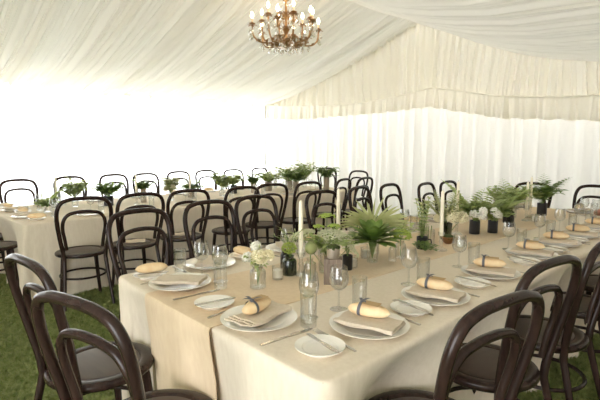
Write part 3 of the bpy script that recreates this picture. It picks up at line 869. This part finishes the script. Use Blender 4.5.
# 4 Queen Anne's lace in a glass jar
t = vase('flower_vase', 'glass jar bursting with wide lacy cream flower heads behind the front candle', 'vase', P2(-1.53, 1.60), cyl_prof(0.04, 0.11, 0.004), M['glass'])
s_ = MB(); f = MB(); lf = MB(); f2 = MB()
heads = [((0.01, 0.05, 0.155), 0.095, (-0.15, -0.1)), ((-0.12, -0.06, 0.165), 0.07, (0.3, 0.2)), ((0.075, 0.075, 0.125), 0.055, (-0.7, -0.6)), ((-0.03, 0.0, 0.14), 0.05, (0, 0))]
for i, (c_, r_, tl) in enumerate(heads):
    domeflower(f, c_, r_, int(420 * (r_ / 0.1) ** 2) + 60, 0.0048, 20 + i, 0.5, tl)
    umbel_rays(s_, (0, 0, 0.01), c_, r_, 30 + i, 0.5, tl)
for c_, r_ in [((-0.035, 0.035, 0.27), 0.045), ((-0.06, 0.0, 0.22), 0.03), ((0.0, 0.05, 0.225), 0.03)]:
    domeflower(f2, c_, r_, 70, 0.005, int(c_[2] * 1000), 0.35); umbel_rays(s_, (0, 0, 0.02), c_, r_, 44, 0.35)
bush(lf, s_, (0, 0, 0.08), 26, 0.14, 0.19, 0.045, 0.018, 12, per=14, droop=0.5)
s_.build('stem', M['stem'], t); f.build('flower', M['umbel'], t, 60); f2.build('flower', M['lime'], t, 60); lf.build('leaf_spray', M['leaf'], t, 60)

# 5 timber block with a tin cup
t = thing('wooden_block', 'grey weathered timber frame block standing behind the wine glasses', 'block', P2(-1.385, 1.49), R(42))
m = MB(); m.box((0, 0, 0.0585), (0.082, 0.07, 0.117)); m.box((0, -0.036, 0.062), (0.046, 0.004, 0.07))
m.build('block', M['block'], t, 30)
t = vase('tin_cup', 'small galvanised tin cup of dark moss standing on the timber block', 'cup', P2(-1.385, 1.49, 0.117), cyl_prof(0.028, 0.048, 0.004), M['tin'])
f = MB(); domeflower(f, (0, 0, 0.043), 0.03, 130, 0.0055, 3, 0.55); f.build('moss', M['moss'], t, 60)
# black pot behind
t = vase('plant_pot', 'little black pot tucked behind the tin cup', 'pot', P2(-1.495, 1.715), cyl_prof(0.026, 0.075), M['black'])
lf = MB(); s_ = MB(); bush(lf, s_, (0, 0, 0.06), 7, 0.11, 0.05, 0.03, 0.016, 17, per=6); s_.build('stem', M['stem'], t); lf.build('leaf_spray', M['leaf'], t, 60)

# 6 dark green fatsia whorl and the palm fan
t = vase('flower_vase', 'clear glass vase with a big rosette of glossy dark green leaves', 'vase', P2(-1.505, 1.93), cyl_prof(0.030, 0.095, 0.003), M['glass'])
lf = MB(); s_ = MB(); g = random.Random(31)
for i in range(44):
    a = i * 2.399963 + g.uniform(-0.2, 0.2); q = i / 43
    b = (0.022 * math.cos(a), 0.022 * math.sin(a), 0.105 + 0.05 * q)
    s_.tube([(0, 0, 0.02), b], 0.0016, 5)
    lf.leaf(b, (math.cos(a), math.sin(a), 0.28 + 1.4 * q * q), (0.18 - 0.09 * q) * g.uniform(0.85, 1.1), 0.072 - 0.02 * q, 0.55, 0.15, 6)
s_.build('stem', M['stem'], t); lf.build('leaf_rosette', M['leaf_dark'], t, 60)
t = vase('flower_vase', 'slim clear bottle holding one pale green fan palm leaf', 'vase', P2(-1.625, 2.10), bottle_prof(0.03, 0.11, 0.016, 0.02), M['glass'])
lf = MB(); s_ = MB()
hub = Vector((-0.01, 0.0, 0.175)); s_.tube([(0, 0, 0.01), (0.0, 0.0, 0.1), tuple(hub)], 0.0026, 6)
ua = Vector((0.68, 0.733, 0.0)); nv = Vector((0.45, -0.42, 0.0))
for i in range(25):
    q = R(-10 + 200 * i / 24)
    d = ua * math.cos(q) + Vector((0, 0, 1)) * math.sin(q) * 0.42 + nv * (0.25 + 0.2 * math.sin(i * 2.1))
    lf.leaf(hub, d, 0.215 * (1 - 0.2 * abs(math.sin(q)) ** 2), 0.022, 0.10, 0.5, 6, roll=0.9)
s_.build('stem', M['stem'], t); lf.build('palm_leaf', M['leaf_pale'], t, 60)
# clear jar + green hydrangea
t = vase('flower_vase', 'clear jar with a rounded lime green flower head, right of the dark leaf rosette', 'vase', P2(-1.455, 2.12), bottle_prof(0.030, 0.10, 0.02, 0.02), M['glass'])
f = MB(); s_ = MB(); lf = MB(); s_.tube([(0, 0, 0.01), (0, 0, 0.13)], 0.002, 5); s_.tube([(0.006, 0, 0.01), (-0.01, 0.004, 0.12)], 0.0015, 5)
domeflower(f, (0, 0, 0.115), 0.06, 230, 0.008, 5, 0.75); bush(lf, s_, (0, 0, 0.1), 7, 0.10, 0.09, 0.05, 0.028, 6, per=4)
s_.build('stem', M['stem'], t); f.build('flower', M['lime'], t, 60); lf.build('leaf_spray', M['leaf'], t, 60)
t = vase('glass_bottle', 'squat clear glass bottle between the two leaf vases', 'bottle', P2(-1.445, 2.03), bottle_prof(0.022, 0.09, 0.012, 0.02), M['glass'])

# 7 black mug of tall spires
t = vase('plant_pot', 'black enamel mug of tall green flower spires', 'pot', P2(-1.505, 2.42), cyl_prof(0.034, 0.075), M['black'])
MB().tube([(0.033 * 0.68, 0.033 * 0.73, 0.06), (0.055 * 0.68, 0.055 * 0.73, 0.055), (0.058 * 0.68, 0.058 * 0.73, 0.035), (0.033 * 0.68, 0.033 * 0.73, 0.018)], 0.004, 6).build('handle', M['black'], t)
lf = MB(); s_ = MB(); f = MB(); g = random.Random(9)
for i in range(8):
    a = 2 * PI * i / 8; h = g.uniform(0.20, 0.36); tip = (0.075 * math.cos(a) * g.random(), 0.075 * math.sin(a) * g.random(), h)
    pts = catmull([(0, 0, 0.03), (tip[0] * 0.4, tip[1] * 0.4, h * 0.5), tip], 6); s_.tube(pts, 0.0016, 5)
    for k, q in enumerate(pts[4:]):
        for _ in range(4):
            aa = g.uniform(0, 6.28); lf.leaf(q, (math.cos(aa), math.sin(aa), 0.5), 0.032, 0.012, 0.6, 0.2, 3)
        if k > 3: f.ball((q[0] + 0.006, q[1], q[2]), 0.007, 6, 4)
s_.build('stem', M['stem'], t); lf.build('leaf_spray', M['leaf'], t, 60); f.build('flower', M['leaf_pale'], t, 60)
# sprig lying on the runner
lf = MB(); s_ = MB(); g = random.Random(14)
for i in range(16):
    a = 2 * PI * i / 16; r_ = 0.085 * g.uniform(0.5, 1); z_ = g.uniform(0.01, 0.05)
    pts = [(0, 0, 0.012), (math.cos(a) * r_ * 0.5, math.sin(a) * r_ * 0.5, z_ + 0.015), (math.cos(a) * r_, math.sin(a) * r_, z_)]
    s_.tube(pts, 0.0012, 4)
    for k in range(8):
        q = Vector(pts[1]).lerp(Vector(pts[2]), g.random()); aa = g.uniform(0, 6.28)
        lf.leaf(q, (math.cos(aa), math.sin(aa), 0.35), 0.026, 0.015, 0.5, 0.2, 3)
t = thing('greenery_sprig', 'low leafy green sprig lying on the runner below the black mug', 'foliage', P2(-1.43, 2.33))
s_.build('stem', M['stem'], t); lf.build('leaf_spray', M['leaf_dark'], t, 60)

# 8 green glass vase with cream blooms
t = vase('flower_vase', 'green glass vase of fluffy cream blooms behind the copper bowl', 'vase', P2(-1.56, 2.80), cyl_prof(0.036, 0.12, 0.004), M['greenglass'])
f = MB(); s_ = MB(); lf = MB()
for i, (c_, r_) in enumerate([((0.05, 0.0, 0.155), 0.046), ((0.01, 0.04, 0.175), 0.042), ((0.085, 0.05, 0.15), 0.042), ((-0.04, -0.03, 0.14), 0.032)]):
    ballflower(f, c_, r_, int(150 * r_ / 0.06), 0.016, 50 + i); s_.tube([(0, 0, 0.01), c_], 0.002, 5)
bush(lf, s_, (0, 0, 0.10), 12, 0.22, 0.17, 0.05, 0.020, 21, per=8)
for k in range(3): frond(lf, s_, (0, 0, 0.1), (-0.7 + 0.5 * k, -0.7 + 0.3 * k), 0.26, 0.06, 0.5, 18, 1.4)
s_.build('stem', M['stem'], t); f.build('flower', M['cream'], t, 60); lf.build('leaf_spray', M['leaf_pale'], t, 60)
t = vase('glass_jar', 'plain clear glass jar holding only water-green stems, left of the copper bowl', 'jar', P2(-1.52, 2.52), cyl_prof(0.036, 0.105, 0.0), M['glass'])
s_ = MB()
for k in range(5): s_.tube([(0.01 * math.cos(k), 0.01 * math.sin(k), 0.012), (0.018 * math.cos(k * 1.3), 0.018 * math.sin(k * 1.3), 0.13)], 0.0015, 5)
s_.build('stem', M['stem'], t)
# copper bowl
t = thing('copper_bowl', 'small copper bowl filled with green moss on the runner', 'bowl', P2(-1.475, 2.68))
MB().lathe([(0, 0), (0.022, 0), (0.038, 0.018), (0.043, 0.042), (0.041, 0.046), (0.039, 0.042), (0.034, 0.02), (0, 0.008)], 26).build('bowl', M['copper'], t)
f = MB(); domeflower(f, (0, 0, 0.034), 0.037, 150, 0.007, 66, 0.6); f.build('moss', M['moss'], t, 60)

# 9 black pots with roses and ferns
def black_pot(label, loc, h, r, seed, ferns, roses, bushh=0.14, spread=0.13, leafm='leaf', dirs=None):
    t = vase('plant_pot', label, 'pot', loc, cyl_prof(r, h), M['black'], 'black plant pots')
    lf = MB(); s_ = MB(); f = MB(); g = random.Random(seed)
    bush(lf, s_, (0, 0, h * 0.8), 30, bushh * 1.15, spread * 1.1, 0.065, 0.036, seed, per=10, droop=0.4)
    for k in range(ferns):
        a = dirs[k % len(dirs)] if dirs else g.uniform(0, 6.28)
        frond(lf, s_, (0, 0, h * 0.8), (math.cos(a), math.sin(a)), g.uniform(0.28, 0.40), 0.095, g.uniform(0.6, 1.0), 13, g.uniform(1.1, 2.2))
    for k in range(roses):
        a = g.uniform(0, 6.28); r_ = g.uniform(0.03, 0.09); c_ = (r_ * math.cos(a) * 0.8 + 0.05, r_ * math.sin(a) * 0.6 - 0.105, h + g.uniform(0.03, 0.12))
        ballflower(f, c_, 0.025, 46, 0.015, seed + k); s_.tube([(0, 0, h * 0.8), c_], 0.0016, 5)
    s_.build('stem', M['stem'], t); lf.build('leaf_spray', M[leafm], t, 60)
    if roses: f.build('flower', M['white'], t, 60)
    return t
black_pot('black pot of ferns and cream roses, left of the front pair of black pots', P2(-1.52, 3.13), 0.098, 0.037, 71, 5, 5, 0.16, 0.15, 'leaf', [2.6, 3.6, 0.8, 1.7, 5.2])
black_pot('black pot with trailing stems, right of the front pair of black pots', P2(-1.45, 3.27), 0.09, 0.035, 83, 3, 3, 0.12, 0.12, 'leaf', [0.9, 0.2, 2.0])
black_pot('small black pot under the feathery ferns, left of the twin candles', P2(-1.57, 3.80), 0.085, 0.032, 91, 5, 0, 0.2, 0.16, 'leaf', [3.9, 0.8, 2.2, 1.2, 5.0])
t = vase('glass_bottle', 'dark brown bottle standing left of the twin candles', 'bottle', P2(-1.47, 3.62), bottle_prof(0.03, 0.15, 0.013, 0.02), M['darkglass'])
black_pot('black pot of leafy greenery right of the twin candles, last on the near table', P2(-1.53, 4.46), 0.115, 0.042, 97, 3, 0, 0.2, 0.17, 'leaf_dark', [3.6, 0.9, 1.9])
t = vase('flower_vase', 'clear jar of loose ferns between the small black pot and twin candles', 'vase', P2(-1.65, 4.1), cyl_prof(0.035, 0.10), M['glass'])
lf = MB(); s_ = MB(); bush(lf, s_, (0, 0, 0.08), 24, 0.22, 0.22, 0.065, 0.034, 101, per=10)
for a in (0.9, 2.0, 3.7, 5.2): frond(lf, s_, (0, 0, 0.08), (math.cos(a), math.sin(a)), 0.34, 0.09, 1.0, 13, 1.1)
s_.build('stem', M['stem'], t); lf.build('leaf_spray', M['leaf'], t, 60)

# taper candles in glass candlesticks
def candlestick():
    t = thing('candlestick', '', 'candle holder')
    MB().lathe([(0, 0), (0.036, 0), (0.038, 0.003), (0.030, 0.010), (0.012, 0.02), (0.008, 0.04), (0.013, 0.055), (0.008, 0.068), (0.012, 0.085), (0.020, 0.105), (0.021, 0.112), (0.0135, 0.112), (0.0125, 0.092), (0, 0.09)], 24).build('stick', M['glass'], t)
    return Kind(t)
cs = candlestick()
def taper(h):
    t = thing('taper_candle', '', 'candle')
    MB().lathe([(0, 0), (0.0118, 0), (0.0112, h * 0.6), (0.0098, h - 0.012), (0.005, h - 0.002), (0, h)], 16).build('wax', M['wax'], t)
    MB().tube([(0, 0, h - 0.002), (0.001, 0, h + 0.008)], 0.0009, 5).build('wick', M['black'], t)
    return t
for (x, y, h, where) in [(-1.585, 1.475, 0.275, 'tall ivory taper candle, the front one on the near table'),
                         (-1.715, 1.885, 0.30, 'tall ivory taper candle left of the palm leaf'),
                         (-1.40, 2.46, 0.275, 'tall ivory taper candle in the middle of the near table'),
                         (-1.60, 3.02, 0.29, 'ivory taper candle behind the cream blooms'),
                         (-1.50, 4.02, 0.245, 'front one of the twin ivory taper candles far down the near table'),
                         (-1.545, 4.22, 0.275, 'back one of the twin ivory taper candles far down the near table')]:
    cs.put(P2(x, y), 0, 'clear glass candlestick under the ' + where.replace('tall ', '').replace('ivory ', '').replace(' far down the near table', ''), 'glass candlesticks')
    k = taper(h); tag(k, where, 'candle', 'taper candles', P2(x, y, 0.0905))

# ------------------------------------------------------------------ far table settings and greenery
def FP(u, v, dz=0.0): return F(u, v, FZ + 0.0003 + dz)
near_end = [(0.22, 0.17, 72, 'nearest corner of the far table'), (0.80, 0.22, 15, 'middle of the near end of the far table'), (1.30, 0.22, 10, 'left of the near end of the far table')]
for u, v, a, w in near_end:
    sideplate.put(FP(u, v), 0, 'small white side plate, ' + w, 'side plates')
    plainbread.put(FP(u, v, 0.0185), R(a), 'plain bread roll, ' + w, 'plain bread rolls')
    plate.put(FP(u + 0.245, v), 0, 'round white dinner plate, ' + w, 'dinner plates')
    napkin.put(FP(u + 0.245, v, 0.02), R(a + 30), 'folded tan linen napkin, ' + w, 'linen napkins')
    wine.put(FP(u + 0.16, v + 0.2), 0, 'stemmed wine glass, ' + w, 'wine glasses')
    tumbler.put(FP(u + 0.08, v + 0.18), 0, 'clear straight tumbler, ' + w, 'tumblers')
for i in range(7):
    v = 0.62 + 0.56 * i
    w = f'{ORD[i]} grass-side place of the far table'
    plate.put(FP(0.19, v), 0, 'round white dinner plate, ' + w, 'dinner plates')
    napkin.put(FP(0.19, v, 0.02), R(30 + 20 * (i % 3)), 'folded tan linen napkin, ' + w, 'linen napkins')
    wine.put(FP(0.38, v + 0.1), 0, 'stemmed wine glass, ' + w, 'wine glasses')
    tumbler.put(FP(0.32, v + 0.18), 0, 'clear straight tumbler, ' + w, 'tumblers')
    w = f'{ORD[i]} wall-side place of the far table'
    plate.put(FP(1.34, v), 0, 'round white dinner plate, ' + w, 'dinner plates')
    plainbread.put(FP(1.34, v, 0.0185), R(15 + 30 * (i % 3)), 'plain bread roll, ' + w, 'plain bread rolls')
    wine.put(FP(1.13, v + 0.05), 0, 'stemmed wine glass, ' + w, 'wine glasses')
    tumbler.put(FP(1.18, v + 0.12), 0, 'clear straight tumbler, ' + w, 'tumblers')

def far_plant(name, label, u, v, potm, r, h, seed, bh, sp, leafm='leaf', ferns=0, roses=0):
    t = thing(name, label, 'plant', FP(u, v), 0, 'centrepieces on the far table')
    MB().lathe(cyl_prof(r, h), 20).build('vase', M[potm], t)
    lf = MB(); s_ = MB(); g = random.Random(seed)
    bush(lf, s_, (0, 0, h * 0.8), 26, bh * 1.5, sp * 1.1, 0.075, 0.045, seed, per=10, droop=0.7)
    for k in range(ferns + 3):
        a = g.uniform(0, 6.28); frond(lf, s_, (0, 0, h * 0.8), (math.cos(a), math.sin(a)), g.uniform(0.20, 0.30), 0.08, 0.9, 18, g.uniform(0.8, 2.0))
    s_.build('stem', M['stem'], t); lf.build('leaf_spray', M[leafm], t, 60)
    if roses:
        f = MB()
        for k in range(roses):
            a = g.uniform(0, 6.28); ballflower(f, (0.07 * math.cos(a), 0.07 * math.sin(a), h + bh * g.uniform(0.2, 0.6)), 0.03, 40, 0.018, seed + k)
        f.build('flower', M['cream'], t, 60)
    return t
fp = [('flower_vase', 'low clear cup of bright green leaves near the front of the far table', 0.72, 0.42, 'glass', 0.035, 0.06, 201, 0.06, 0.08, 'leaf', 0, 0),
      ('flower_vase', 'clear vase of airy round-leaved stems left of the first black pot, far table', 0.95, 0.78, 'glass', 0.035, 0.10, 202, 0.16, 0.17, 'leaf', 0, 0),
      ('plant_pot', 'black pot with a bushy green plant, first on the far table', 0.78, 1.08, 'black', 0.055, 0.11, 203, 0.13, 0.15, 'leaf_dark', 0, 0),
      ('stone_vase', 'slim sandstone vase topped with dark green buds on the far table', 0.80, 1.52, 'stone', 0.034, 0.17, 204, 0.07, 0.05, 'leaf_dark', 0, 0),
      ('flower_vase', 'clear bottle of sparse white-green sprigs on the far table', 0.72, 1.85, 'glass', 0.032, 0.10, 205, 0.16, 0.11, 'leaf_pale', 0, 2),
      ('stone_vase', 'sandstone urn with a flat mound of green moss on the far table', 0.84, 2.22, 'stone', 0.045, 0.12, 206, 0.05, 0.13, 'leaf_dark', 0, 0),
      ('flower_vase', 'clear vase of tall loose greenery behind the third chair, far table', 0.70, 2.62, 'glass', 0.035, 0.10, 207, 0.18, 0.15, 'leaf', 1, 1),
      ('plant_pot', 'black pot with upright green leaves, second black pot of the far table', 0.86, 2.95, 'black', 0.05, 0.12, 208, 0.13, 0.13, 'leaf', 0, 0),
      ('stone_vase', 'narrow stone cup with one dark green tuft on the far table', 0.74, 3.22, 'stone', 0.034, 0.15, 209, 0.07, 0.05, 'leaf_dark', 0, 0),
      ('plant_pot', 'sandstone pot with wide layered ferns on the far table', 0.80, 3.58, 'stone', 0.055, 0.14, 210, 0.12, 0.22, 'leaf', 4, 0),
      ('plant_pot', 'sandstone pot of mixed ferns, second fern pot of the far table', 0.72, 3.95, 'stone', 0.055, 0.14, 211, 0.18, 0.22, 'leaf', 3, 0),
      ('flower_vase', 'tall vase of dark glossy drooping leaves between two chairs, far table', 0.35, 3.72, 'stone', 0.045, 0.16, 212, 0.16, 0.20, 'leaf_dark', 2, 0),
      ('flower_vase', 'vase of dark greenery hanging over the fifth chair back, far table', 0.28, 4.35, 'stone', 0.045, 0.20, 213, 0.16, 0.20, 'leaf_dark', 3, 0),
      ('flower_vase', 'clear vase of feathery green sprays at the end of the far table', 0.85, 4.45, 'glass', 0.045, 0.14, 214, 0.24, 0.18, 'leaf', 3, 0)]
for a in fp: far_plant(*a)
for (u, v), l in [((0.98, 0.60), 'ivory taper candle, the front one on the far table'), ((0.66, 1.36), 'ivory taper candle beside the sandstone vase on the far table'), ((0.62, 2.06), 'ivory taper candle among the sparse sprigs on the far table')]:
    cs.put(FP(u, v), 0, 'clear glass candlestick under the ' + l, 'glass candlesticks')
    k = taper(0.25); tag(k, l, 'candle', 'taper candles', FP(u, v, 0.0905))

# ------------------------------------------------------------------ chandelier
CX, CY, CZ = -4.42, 3.86, 2.70
t = thing('chandelier', 'bronze chandelier with lit candle bulbs and crystal drops hanging from the ridge', 'chandelier', (CX, CY, CZ))
top = lerp_tab(ROOF, CX) - CZ - 0.02
MB().tube([(0, 0, 0.62), (0, 0, top)], 0.006, 8).build('hanging_rod', M['bronze'], t)
MB().lathe([(0, -0.10), (0.018, -0.085), (0.012, -0.06), (0.05, -0.03), (0.065, -0.005), (0.03, 0.02), (0.018, 0.07), (0.035, 0.11), (0.05, 0.13), (0.022, 0.16), (0.014, 0.24), (0.03, 0.28), (0.014, 0.32), (0.012, 0.45), (0.03, 0.49), (0.012, 0.53), (0.008, 0.62), (0, 0.62)], 18).build('stem', M['bronze'], t)
def drop_mesh(s):
    return MB().lathe([(0, 0), (0.0022 * s, -0.002 * s), (0.003 * s, -0.01 * s), (0.0095 * s, -0.026 * s), (0.011 * s, -0.033 * s), (0.007 * s, -0.041 * s), (0, -0.044 * s)], 6)
dmesh = drop_mesh(1.0).build('crystal_drop', M['crystal'], t, 10); dmesh.location = (0, 0, -0.10); dmesh.scale = (1.5, 1.5, 1.5)
def drop(x, y, z, s=1.0):
    d = dmesh.copy(); col.objects.link(d); d.parent = t; d.location = (x, y, z); d.scale = (s, s, s); return d
arm0 = None
NA = 12
for i in range(NA):
    a = 2 * PI * i / NA + 0.1
    lo = i % 2 == 0
    Rr, zz = (0.43, 0.17) if lo else (0.31, 0.26)
    m = MB()
    pts = [(0.02, 0, 0.02), (0.10, 0, -0.05), (0.22, 0, -0.05), (0.34 * Rr / 0.42, 0, -0.035), (Rr - 0.012, 0, 0.01 + 0.35 * (zz - 0.1)), (Rr, 0, zz - 0.035)]
    m.tube(catmull(pts, 6), 0.0105, 7)
    m.tube(catmull([(0.13, 0, -0.05), (0.16, 0, 0.02), (0.12, 0, 0.05), (0.10, 0, 0.02)], 5), 0.005, 6)
    m.lathe([(0, -0.035), (0.012, -0.03), (0.034, -0.008), (0.040, 0.0), (0.030, 0.0), (0.012, -0.01), (0.013, 0.012), (0, 0.012)], 12, (Rr, 0, zz))
    for k in range(6):
        q = 2 * PI * k / 6; m.leaf((Rr, 0, zz - 0.03), (math.cos(q), math.sin(q), 0.25), 0.07, 0.036, 0.6, 0.3, 4)
    for k, rr in enumerate((0.14, 0.24, 0.33)):
        for s in (-1, 1): m.leaf((rr * Rr / 0.42, 0, -0.045), (0.4, s, 0.8), 0.085, 0.04, 1.2, 0.3, 4)
    o = m.build('arm', M['bronze'], t, 50); o.rotation_euler = (0, 0, a)
    sl = MB().lathe([(0, 0.01), (0.0105, 0.01), (0.0105, 0.062), (0, 0.062)], 12, (Rr, 0, zz)).build('candle_sleeve', M['sleeve'], o)
    bu = MB().lathe([(0, 0.062), (0.008, 0.064), (0.0155, 0.082), (0.0165, 0.094), (0.011, 0.115), (0.004, 0.133), (0, 0.137)], 12, (Rr, 0, zz)).build('bulb', M['bulb'], o)
    ca, sa = math.cos(a), math.sin(a)
    for k in range(3):
        q = a + (k - 1) * 0.12
        drop((Rr + 0.02) * math.cos(q), (Rr + 0.02) * math.sin(q), zz - 0.05 - 0.07 * (k % 2), 2.0)
    for rr, z_ in ((0.13, -0.07), (0.21, -0.07), (0.29, -0.05)):
        drop(rr * ca, rr * sa, z_, 1.75)
    drop(Rr * ca, Rr * sa, zz - 0.10, 1.9)
for i in range(8):
    a = 2 * PI * i / 8
    drop(0.055 * math.cos(a), 0.055 * math.sin(a), -0.045, 2.0)
# scrolled upper fronds and bead chains
m = MB(); ch = MB()
for i in range(10):
    a = 2 * PI * i / 10 + 0.2; ca, sa = math.cos(a), math.sin(a)
    pts = [(0.02, 0.30), (0.09, 0.33), (0.13, 0.27), (0.10, 0.22), (0.075, 0.25)]
    m.tube(catmull([(r_ * ca, r_ * sa, z_) for r_, z_ in pts], 5), 0.005, 6)
    for z_ in (0.14, 0.30, 0.50): m.leaf((0.03 * ca, 0.03 * sa, z_), (ca, sa, 0.6), 0.09, 0.03, 1.4, 0.3, 5)
    Rr, zz = (0.43, 0.17) if i % 2 == 0 else (0.31, 0.26)
    for k in range(14):
        q = k / 13; r_ = 0.03 + (Rr - 0.03) * q; z_ = 0.50 * (1 - q) + (zz + 0.0) * q - 0.16 * math.sin(PI * q)
        ch.ball((r_ * ca, r_ * sa, z_), 0.0075, 6, 4)
m.build('scroll_leaves', M['bronze'], t, 50)
ch.build('bead_chain', M['crystal'], t, 30)

# ------------------------------------------------------------------ light
w = bpy.data.worlds.new('overcast_sky'); sc.world = w; w.use_nodes = True
bg = w.node_tree.nodes['Background']; bg.inputs[0].default_value = (0.95, 0.975, 1.0, 1); bg.inputs[1].default_value = 4.2
sun = bpy.data.lights.new('hazy_sun', 'SUN'); sun.energy = 7.0; sun.angle = R(20); sun.color = (1.0, 0.96, 0.88)
so = bpy.data.objects.new('hazy_sun', sun); col.objects.link(so)
so.rotation_euler = (R(50), 0, R(50))

sc.view_settings.view_transform = 'Standard'; sc.view_settings.look = 'None'; sc.view_settings.gamma = 1
sc.view_settings.use_curve_mapping = False; sc.view_settings.exposure = 1.5
sc.cycles.use_denoising = True
sc.cycles.max_bounces = 10; sc.cycles.diffuse_bounces = 6; sc.cycles.transparent_max_bounces = 24; sc.cycles.transmission_bounces = 6
sc.cycles.sample_clamp_indirect = 8
